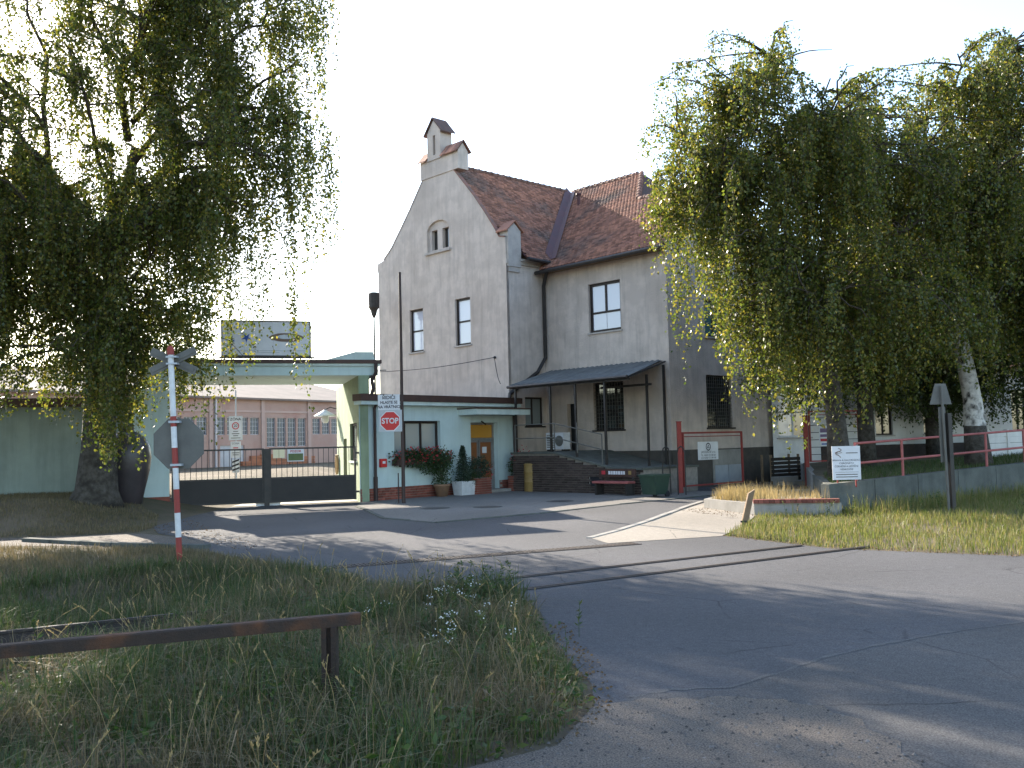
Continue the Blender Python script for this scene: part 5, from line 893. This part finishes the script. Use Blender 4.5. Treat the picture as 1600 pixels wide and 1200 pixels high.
_, n_l = birch('birch_tree', 'birch with a white patched trunk behind the red railing', (x4,y4,b4-.2), [(x4+.05,y4,b4-.2,.42), (x4,y4,b4+.7,.34), (x4-.05,y4,b4+2,.27), (x4-.35,y4,b4+4,.22), (x4-.6,y4,b4+6.5,.17)],
    [((x4-.6,y4,b4+6),(12.2,28,b4+10.5),.12,.04,.03), ((x4-.6,y4,b4+6.3),(14.6,28.6,b4+11.6),.12,.04,0), ((x4-.4,y4,b4+5),(10.8,27.2,b4+7.4),.09,.03,.1), ((x4-.3,y4,b4+4.6),(16.2,28.2,b4+7.6),.09,.03,.08), ((x4-.5,y4,b4+5.6),(13.4,26.4,b4+8.2),.09,.03,.08), ((12.6,28.3,b4+9),(11.2,27.4,b4+10.4),.05,.02,.05), ((14.2,28.7,b4+9),(16.4,28,b4+11),.06,.02,.05), ((14.6,28.6,b4+11.6),(15.6,28.2,b4+13),.04,.02,.0), ((x4-.3,y4,b4+4),(12,27.4,b4+5.6),.07,.02,.1), ((14.3,28.7,b4+8),(13.6,30.6,b4+9.5),.07,.02,.06), ((x4-.3,y4,b4+4.2),(15.2,27.4,b4+5.4),.07,.02,.1), ((x4-.4,y4,b4+4.6),(11.2,27.8,b4+5.8),.07,.02,.1), ((13,28.4,b4+8.4),(11.4,26.9,b4+8.6),.06,.02,.1), ((14.4,28.6,b4+9.5),(15.8,27.4,b4+9.8),.06,.02,.06), ((13.8,28.7,b4+10),(13.2,27.4,b4+12),.06,.02,.02)], 22, 400, 4400, (.5,2.5), 23, .092, BARKWHITE, zfloor=fl4, keep=lambda P: (np.sin(P[:,0]*2.3+P[:,2]*1.5)*np.cos(P[:,2]*1.7-P[:,0]+P[:,1]) < .62)); nl += n_l
for k, (xx, yy, hh, lb) in enumerate(((18.6,31.5,12.5,'birch crown at the right edge of the picture'), (11.6,31.6,10.5,'birch standing between the sunlit birch and the white trunk'), (17.2,39.5,8.5,'dark leafy tree beyond the panel fence'), (21.5,37.5,9.5,'dark leafy tree beyond the fence near the right edge'))):
    dark = k > 1; z_ = zT(xx, 0) if yy < 38 else .9; f5 = (lambda x, y: 1.9+.4*np.sin(x*2)) if dark else (lambda x, y: 2.9+.6*np.sin(x*2.5)); rs5 = np.random.RandomState(40+k); lm5 = []
    for j in range(12): a5 = j*2.4+k; r5 = rs5.uniform(1.5,3.3); h5 = rs5.uniform(.3,.62)*hh; lm5.append(((xx,yy,z_+h5*.75),(xx+r5*math.cos(a5),yy+r5*math.sin(a5),z_+h5*1.15+(hh*.12)),.09,.03,.07))
    lm5 += [((xx,yy,z_+hh*.5),(xx+.4,yy,z_+hh),.1,.03,0), ((xx,yy,z_+hh*.6),(xx-.9,yy,z_+hh*.93),.08,.03,0)]
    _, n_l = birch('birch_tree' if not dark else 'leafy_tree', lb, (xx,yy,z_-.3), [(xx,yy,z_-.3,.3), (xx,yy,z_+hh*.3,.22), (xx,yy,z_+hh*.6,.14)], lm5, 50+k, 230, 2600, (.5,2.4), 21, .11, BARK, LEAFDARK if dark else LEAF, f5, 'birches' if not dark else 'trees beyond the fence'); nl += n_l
print('leaves', nl)

# ------------------------------------------------------------------ grass, weeds, stones
def inpoly(x, y, poly):
    ins = np.zeros(len(x), bool); j = len(poly)-1
    for i in range(len(poly)):
        xi, yi = poly[i]; xj, yj = poly[j]; c = ((yi > y) != (yj > y)) & (x < (xj-xi)*(y-yi)/(yj-yi+1e-12)+xi); ins ^= c; j = i
    return ins
def scatter(poly, n, rs, dens=None):
    p = np.array(poly); lo, hi = p.min(0), p.max(0); out = np.zeros((0,2))
    while len(out) < n:
        q = rs.uniform(lo, hi, (n*2,2)); q = q[inpoly(q[:,0], q[:,1], poly)]
        if dens is not None: q = q[rs.rand(len(q)) < dens(q[:,0], q[:,1])]
        out = np.concatenate([out, q])
    return out[:n]
def patch(x, y, s, ph=0): return .5+.5*np.sin(x*s+ph+1.3*np.sin(y*s*.7))*np.cos(y*s*1.1+ph*2+np.sin(x*s*.8))
def grass(name, poly, n, h, w, mat, seed, label, zf=None, dens=None, hmod=None, lean=.45):
    rs = np.random.RandomState(seed); p = scatter(poly, n, rs, dens); x, y = p[:,0], p[:,1]; z = (zf(x, y) if zf else H(x, y))-.01
    hh = rs.uniform(*h, n)*rs.uniform(.6,1,n)
    if hmod is not None: hh *= hmod(x, y)
    az = rs.uniform(0, 6.28, n); ln = rs.rand(n)*lean*hh; dx, dy = np.cos(az)*ln, np.sin(az)*ln; sx, sy = -np.sin(az+rs.normal(size=n)), np.cos(az+rs.normal(size=n)); ww = rs.uniform(*w, n)/2
    R = np.stack([x,y,z],1); S = np.stack([sx*ww,sy*ww,0*ww],1); Mi = R+np.stack([dx*.35,dy*.35,hh*.6],1); T = R+np.stack([dx*1.2,dy*1.2,hh*(1-.35*(ln/hh))],1)
    V = np.stack([R-S, R+S, Mi+S*.75, Mi-S*.75, T], 1).reshape(-1,3); b = np.arange(n)[:,None]*5
    idx = np.concatenate([b+np.array([0,1,2,3]), b+np.array([3,2,4])],1).ravel()
    return tag(link(name, np_mesh(name, V, np.tile([4,3], n), idx), mat), label, 'grass', kind='stuff')
verge = grass_edge[3:15]+[(-1.0,4.5), (-6,4.5), (-11,9), (-11.5,14), (-5,16.2)]
near = [(-1.48,13.4), (-.7,12.9), (.02,12.7), (.2,11.7), (.24,10.62), (.38,9.3), (.52,8.2), (.48,7.46), (.2,6.7), (-.5,6.1), (-1.0,4.8), (-4.5,4.8), (-6.5,8), (-4.5,11.5)]
edge_fade = lambda x, y: np.clip((.75-x)*1.3, .25, 1)
grass('tall_grass', near, 34000, (.15,.6), (.004,.012), GRASS, 1, 'rank green grass and weeds in the shaded foreground verge', dens=lambda x, y: .12+.88*patch(x,y,2.6)**1.5, hmod=lambda x, y: (.35+.9*patch(x,y,1.7,1))*edge_fade(x,y), lean=1.1)
grass('straw_grass', near, 21000, (.2,.6), (.004,.009), GRASSDRY, 2, 'straw coloured dry grass mixed into the foreground verge', dens=lambda x, y: .08+.92*patch(x,y,1.9,2)**1.5, hmod=lambda x, y: edge_fade(x,y)*(.5+.9*patch(x,y,2.1,5)), lean=1.5)
grass('verge_grass', [(-1.5,13.4), (-3.2,15.6), (-4.3,16.8), (-6,16.6), (-10.5,13.5), (-10,8.5), (-6.5,8), (-4.5,11.5), (-.2,12.7)], 30000, (.12,.42), (.005,.013), GRASS, 3, 'green grass growing round the rails', dens=lambda x, y: (.12+.88*patch(x,y,2.1,3)**1.4)*np.where((x < -3.4) & (np.abs((y-9.15)-(x+9.7)*.554+.28) < .34), 0, 1), hmod=lambda x, y: (.6+.7*patch(x,y,.9))*np.where((x < -2.9) & (((y-9.15)-(x+9.7)*.554) < .05) & (((y-9.15)-(x+9.7)*.554) > -1.3), .3, 1), lean=1.0)
grass('verge_straw', [(-1.5,13.4), (-3.2,15.6), (-4.3,16.8), (-6,16.6), (-10.5,13.5), (-10,8.5), (-6.5,8), (-4.5,11.5), (-.2,12.7)], 13000, (.1,.4), (.004,.010), GRASSDRY, 13, 'dry grass mixed into the green grass round the rails', dens=lambda x, y: (.08+.92*patch(x,y,1.6,6)**1.5)*np.where((x < -3.4) & (np.abs((y-9.15)-(x+9.7)*.554+.28) < .34), 0, 1), lean=1.3)
grass('dry_turf', [(-5.9,18.4), (-4.4,16.9), (-6,16.4), (-10.5,13.5), (-14,14), (-14,20.4), (-9,19.9), (-7,19.4)], 36000, (.05,.2), (.006,.012), GRASSDRY, 4, 'short dry turf beside the crossing post', dens=lambda x, y: .15+.85*patch(x,y,1.1,1))
grass('bank_turf', [(-8.8,22.6), (-10.5,22.3), (-15,22.2), (-18,24), (-17,28.4), (-11.8,28.6), (-9.6,26), (-8.9,24)], 30000, (.05,.16), (.007,.013), GRASSDRY, 5, 'dry turf on the grassy bank below the large birch', dens=lambda x, y: .2+.8*patch(x,y,1.3,4))
strip = [(4.15,19.15), (5.5,16.95), (8.1,15.5), (14,12.3), (24,7), (26,30), (15.2,27.7), (7.8,23.4), (7.6,22.6), (5.8,22.9), (4.95,20.9)]
zr_ = lambda x, y: .25*np.clip((y-13)/14, 0, 1)
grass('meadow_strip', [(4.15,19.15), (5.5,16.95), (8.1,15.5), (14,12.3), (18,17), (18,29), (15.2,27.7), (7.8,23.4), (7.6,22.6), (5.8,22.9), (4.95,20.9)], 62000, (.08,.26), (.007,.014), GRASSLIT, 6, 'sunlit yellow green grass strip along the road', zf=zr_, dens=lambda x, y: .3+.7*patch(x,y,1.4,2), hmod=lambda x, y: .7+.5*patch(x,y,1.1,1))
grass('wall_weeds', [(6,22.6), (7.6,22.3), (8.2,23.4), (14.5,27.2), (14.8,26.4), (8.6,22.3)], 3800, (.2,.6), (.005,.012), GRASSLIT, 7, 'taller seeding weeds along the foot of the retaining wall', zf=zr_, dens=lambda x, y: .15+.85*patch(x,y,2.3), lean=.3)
grass('bed_straw', [(5.1,25.2), (5.78,23.4), (7.5,23.0), (7.6,23.7), (8.4,27.4), (6.5,27.9)], 4200, (.12,.5), (.005,.011), STRAW, 8, 'pale dry straw growing on the planting bed', zf=lambda x, y: .46+0*x, dens=lambda x, y: .1+.9*patch(x,y,1.9,2)**2*np.clip((7.2-x)*1.2,.1,1), hmod=lambda x, y: .4+.9*patch(x,y,2.6,1))
grass('terrace_grass', [(7.9,24.1), (15,28.3), (22,33), (20,36), (13,33), (9.4,29.4)], 16000, (.06,.22), (.008,.014), GRASS, 9, 'thin grass on the bank behind the railing', zf=lambda x, y: zT(x, y))
# weed stems with seed heads and white flowers in the verge
rs = np.random.RandomState(77); q = MB(); LP_, LD_, FP_ = [], [], []
def weed(x, y, h, n, leafy=True, flower=0):
    for k in range(n):
        bx, by = x+rs.normal()*.14, y+rs.normal()*.14; hz_ = h*rs.uniform(.65,1.1); lx, ly = rs.normal(size=2)*.12*h; z0 = float(H(bx, by)) if x < 3 else float(zr_(bx, by))
        P = [(bx+lx*t*t, by+ly*t*t, z0+hz_*t) for t in (0,.35,.7,1)]; q.tube(P, [.004,.0035,.003,.002], 4, False)
        if leafy:
            for j in range(26): t = rs.uniform(.15,1); LP_.append((bx+lx*t*t, by+ly*t*t, z0+hz_*t)); LD_.append((rs.normal(), rs.normal(), rs.uniform(.1,1.2)))
        for j in range(flower): FP_.append((P[-1][0]+rs.normal()*.03, P[-1][1]+rs.normal()*.03, P[-1][2]+rs.normal()*.015))
for k in range(9): weed(min(-.45+rs.normal()*.25, -.25), 12.3+rs.normal()*.2, .55, 4)
for k in range(60): p = scatter(near, 1, rs)[0]; weed(p[0], p[1], rs.uniform(.35,.75), 1, rs.rand() < .6, 0)
for k in range(16): p = scatter([(-1.4,12.6),(-.2,12.1),(-.05,9.6),(.1,8.5),(-.8,8.4),(-1.6,10.5)], 1, rs)[0]; weed(p[0], p[1], rs.uniform(.3,.5), 2, True, 7)
for k in range(22): weed(rs.uniform(6,14.4), 22.4+rs.rand()*.5, .5, 1); 
tag(q.build('weed_stems', GRASS), 'thin upright weed stems in the verge', 'weeds', kind='stuff')
LP_ = np.array(LP_); LD_ = np.array(LD_); L = rs.uniform(.03,.075,len(LP_)); tag(link('weed_leaves', leaf_mesh('weed_leaves', LP_, LD_, L, L*.3, rs), GRASS), 'narrow leaves on the weed stems', 'weeds', kind='stuff')
FP_ = np.array(FP_); tag(link('white_flowers', leaf_mesh('white_flowers', FP_, rs.normal(size=FP_.shape), np.full(len(FP_), .018), np.full(len(FP_), .018), rs), FLOWERWHITE), 'tiny white flower heads in the verge', 'flowers', kind='stuff')
# broad-leaved weeds and bent straw stems with seed heads
rs = np.random.RandomState(31); c_w = scatter(near, 420, rs); P = np.repeat(c_w, 22, 0)+rs.normal(size=(420*22,2))*.07; Z = H(P[:,0], P[:,1])+rs.rand(len(P))*np.repeat(rs.uniform(.05,.3,420), 22)*edge_fade(P[:,0], P[:,1])
D = rs.normal(size=(len(P),3)); D[:,2] = rs.uniform(-.2,.7,len(P)); L = rs.uniform(.03,.095,len(P)); tag(link('broad_leaved_weeds', leaf_mesh('broad_leaved_weeds', np.column_stack([P, Z]), D, L, L*.45, rs), GRASS), 'broad-leaved weeds scattered through the foreground verge', 'weeds', kind='stuff')
q = MB(); SP, SD = [], []
for k in range(330):
    p = scatter(near, 1, rs)[0] if k < 230 else scatter([(-5,15.5),(-3.4,15.4),(-1.6,13.3),(-.2,12.6),(-2,11.5),(-6,12)], 1, rs)[0]
    h = rs.uniform(.35,.75)*float(edge_fade(p[0], p[1])); l = rs.normal(size=2)*.28*h; z0 = float(H(p[0], p[1])); pts = [(p[0]+l[0]*t**2, p[1]+l[1]*t**2, z0+h*(t-.12*t**3)) for t in (0,.3,.6,.85,1)]
    q.tube(pts, [.0028,.0026,.0022,.0018,.0012], 3, False)
    for j in range(16): t = rs.uniform(.82,1.02); SP.append((p[0]+l[0]*t*t, p[1]+l[1]*t*t, z0+h*(t-.12*t**3))); SD.append((l[0]*1.4+rs.normal()*.15, l[1]*1.4+rs.normal()*.15, .5))
tag(q.build('straw_stems', STRAW), 'bent straw stems standing in the verge', 'grass', kind='stuff'); SP = np.array(SP); L = rs.uniform(.018,.035,len(SP))
tag(link('seed_heads', leaf_mesh('seed_heads', SP, np.array(SD), L, L*.3, rs), STRAW), 'seed heads on the straw stems', 'grass', kind='stuff')
def stones(name, poly, n, s, mat, seed, label, z):
    rs = np.random.RandomState(seed); p = scatter(poly, n, rs); sz = s[0]+(s[1]-s[0])*rs.rand(n)**4; o = np.array([(1,0,0),(0,1,0),(-1,0,0),(0,-1,0),(0,0,.8)]); a = rs.uniform(0,6.28,n); k = rs.uniform(.6,1.3,(n,5))
    V = o[None]*sz[:,None,None]*k[...,None]; c, s_n = np.cos(a)[:,None], np.sin(a)[:,None]; X = V[...,0]*c-V[...,1]*s_n; Y = V[...,0]*s_n+V[...,1]*c
    V = np.stack([X+p[:,0:1], Y+p[:,1:2], V[...,2]+z(p[:,0], p[:,1])[:,None]-.001], -1).reshape(-1,3); b = np.arange(n)[:,None]*5
    idx = np.concatenate([b+np.array(t) for t in ((0,1,4),(1,2,4),(2,3,4),(3,0,4))],1).ravel(); return tag(link(name, np_mesh(name, V, np.full(n*4,3), idx), mat), label, 'stones', kind='stuff')
stones('loose_gravel', [(.5,7.4), (1.0,7.7), (1.75,7.75), (2.3,7.4), (2.5,6.5), (2.6,4.5), (-1.0,4.5), (-.45,6.2), (.25,6.7)], 6500, (.003,.018), STONE, 5, 'loose gravel scattered over the broken shoulder', lambda x, y: .013+0*x)
stones('road_grit', [(.4,12), (.9,8), (3,6), (7,9), (6,15), (1,18), (-3,17), (-1,13.6)], 900, (.003,.012), STONE, 6, 'specks of grit on the asphalt', lambda x, y: zr_(x,y)+.010)
def litter(name, polys, n, seed, label, z):
    rs = np.random.RandomState(seed); p = np.concatenate([scatter(pl, n//len(polys), rs) for pl in polys]); P = np.stack([p[:,0], p[:,1], z(p[:,0], p[:,1])+rs.uniform(.002,.006,len(p))],1); D = rs.normal(size=P.shape); D[:,2] *= .1; L = rs.uniform(.02,.042,len(P))
    return tag(link(name, leaf_mesh(name, P, D, L, L*.7, rs), DEADLEAF), label, 'leaves', kind='stuff')
litter('fallen_leaves', [[(.3,6.5),(.75,7.6),(.75,9),(.5,11),(.3,11),(.3,8)], [(4.0,19),(5.5,16.8),(8,15.3),(8.2,15.8),(5.6,17.4),(4.3,19.4)], [(4.2,24.6),(5.2,22.4),(6.2,22.6),(5.0,25.4)], [(-9.5,24),(-6,19.5),(-5.2,18.5),(-4.8,18.8),(-8.6,25.5)]], 1700, 9, 'dry fallen birch leaves along the road edges', lambda x, y: zr_(x,y)+.012)
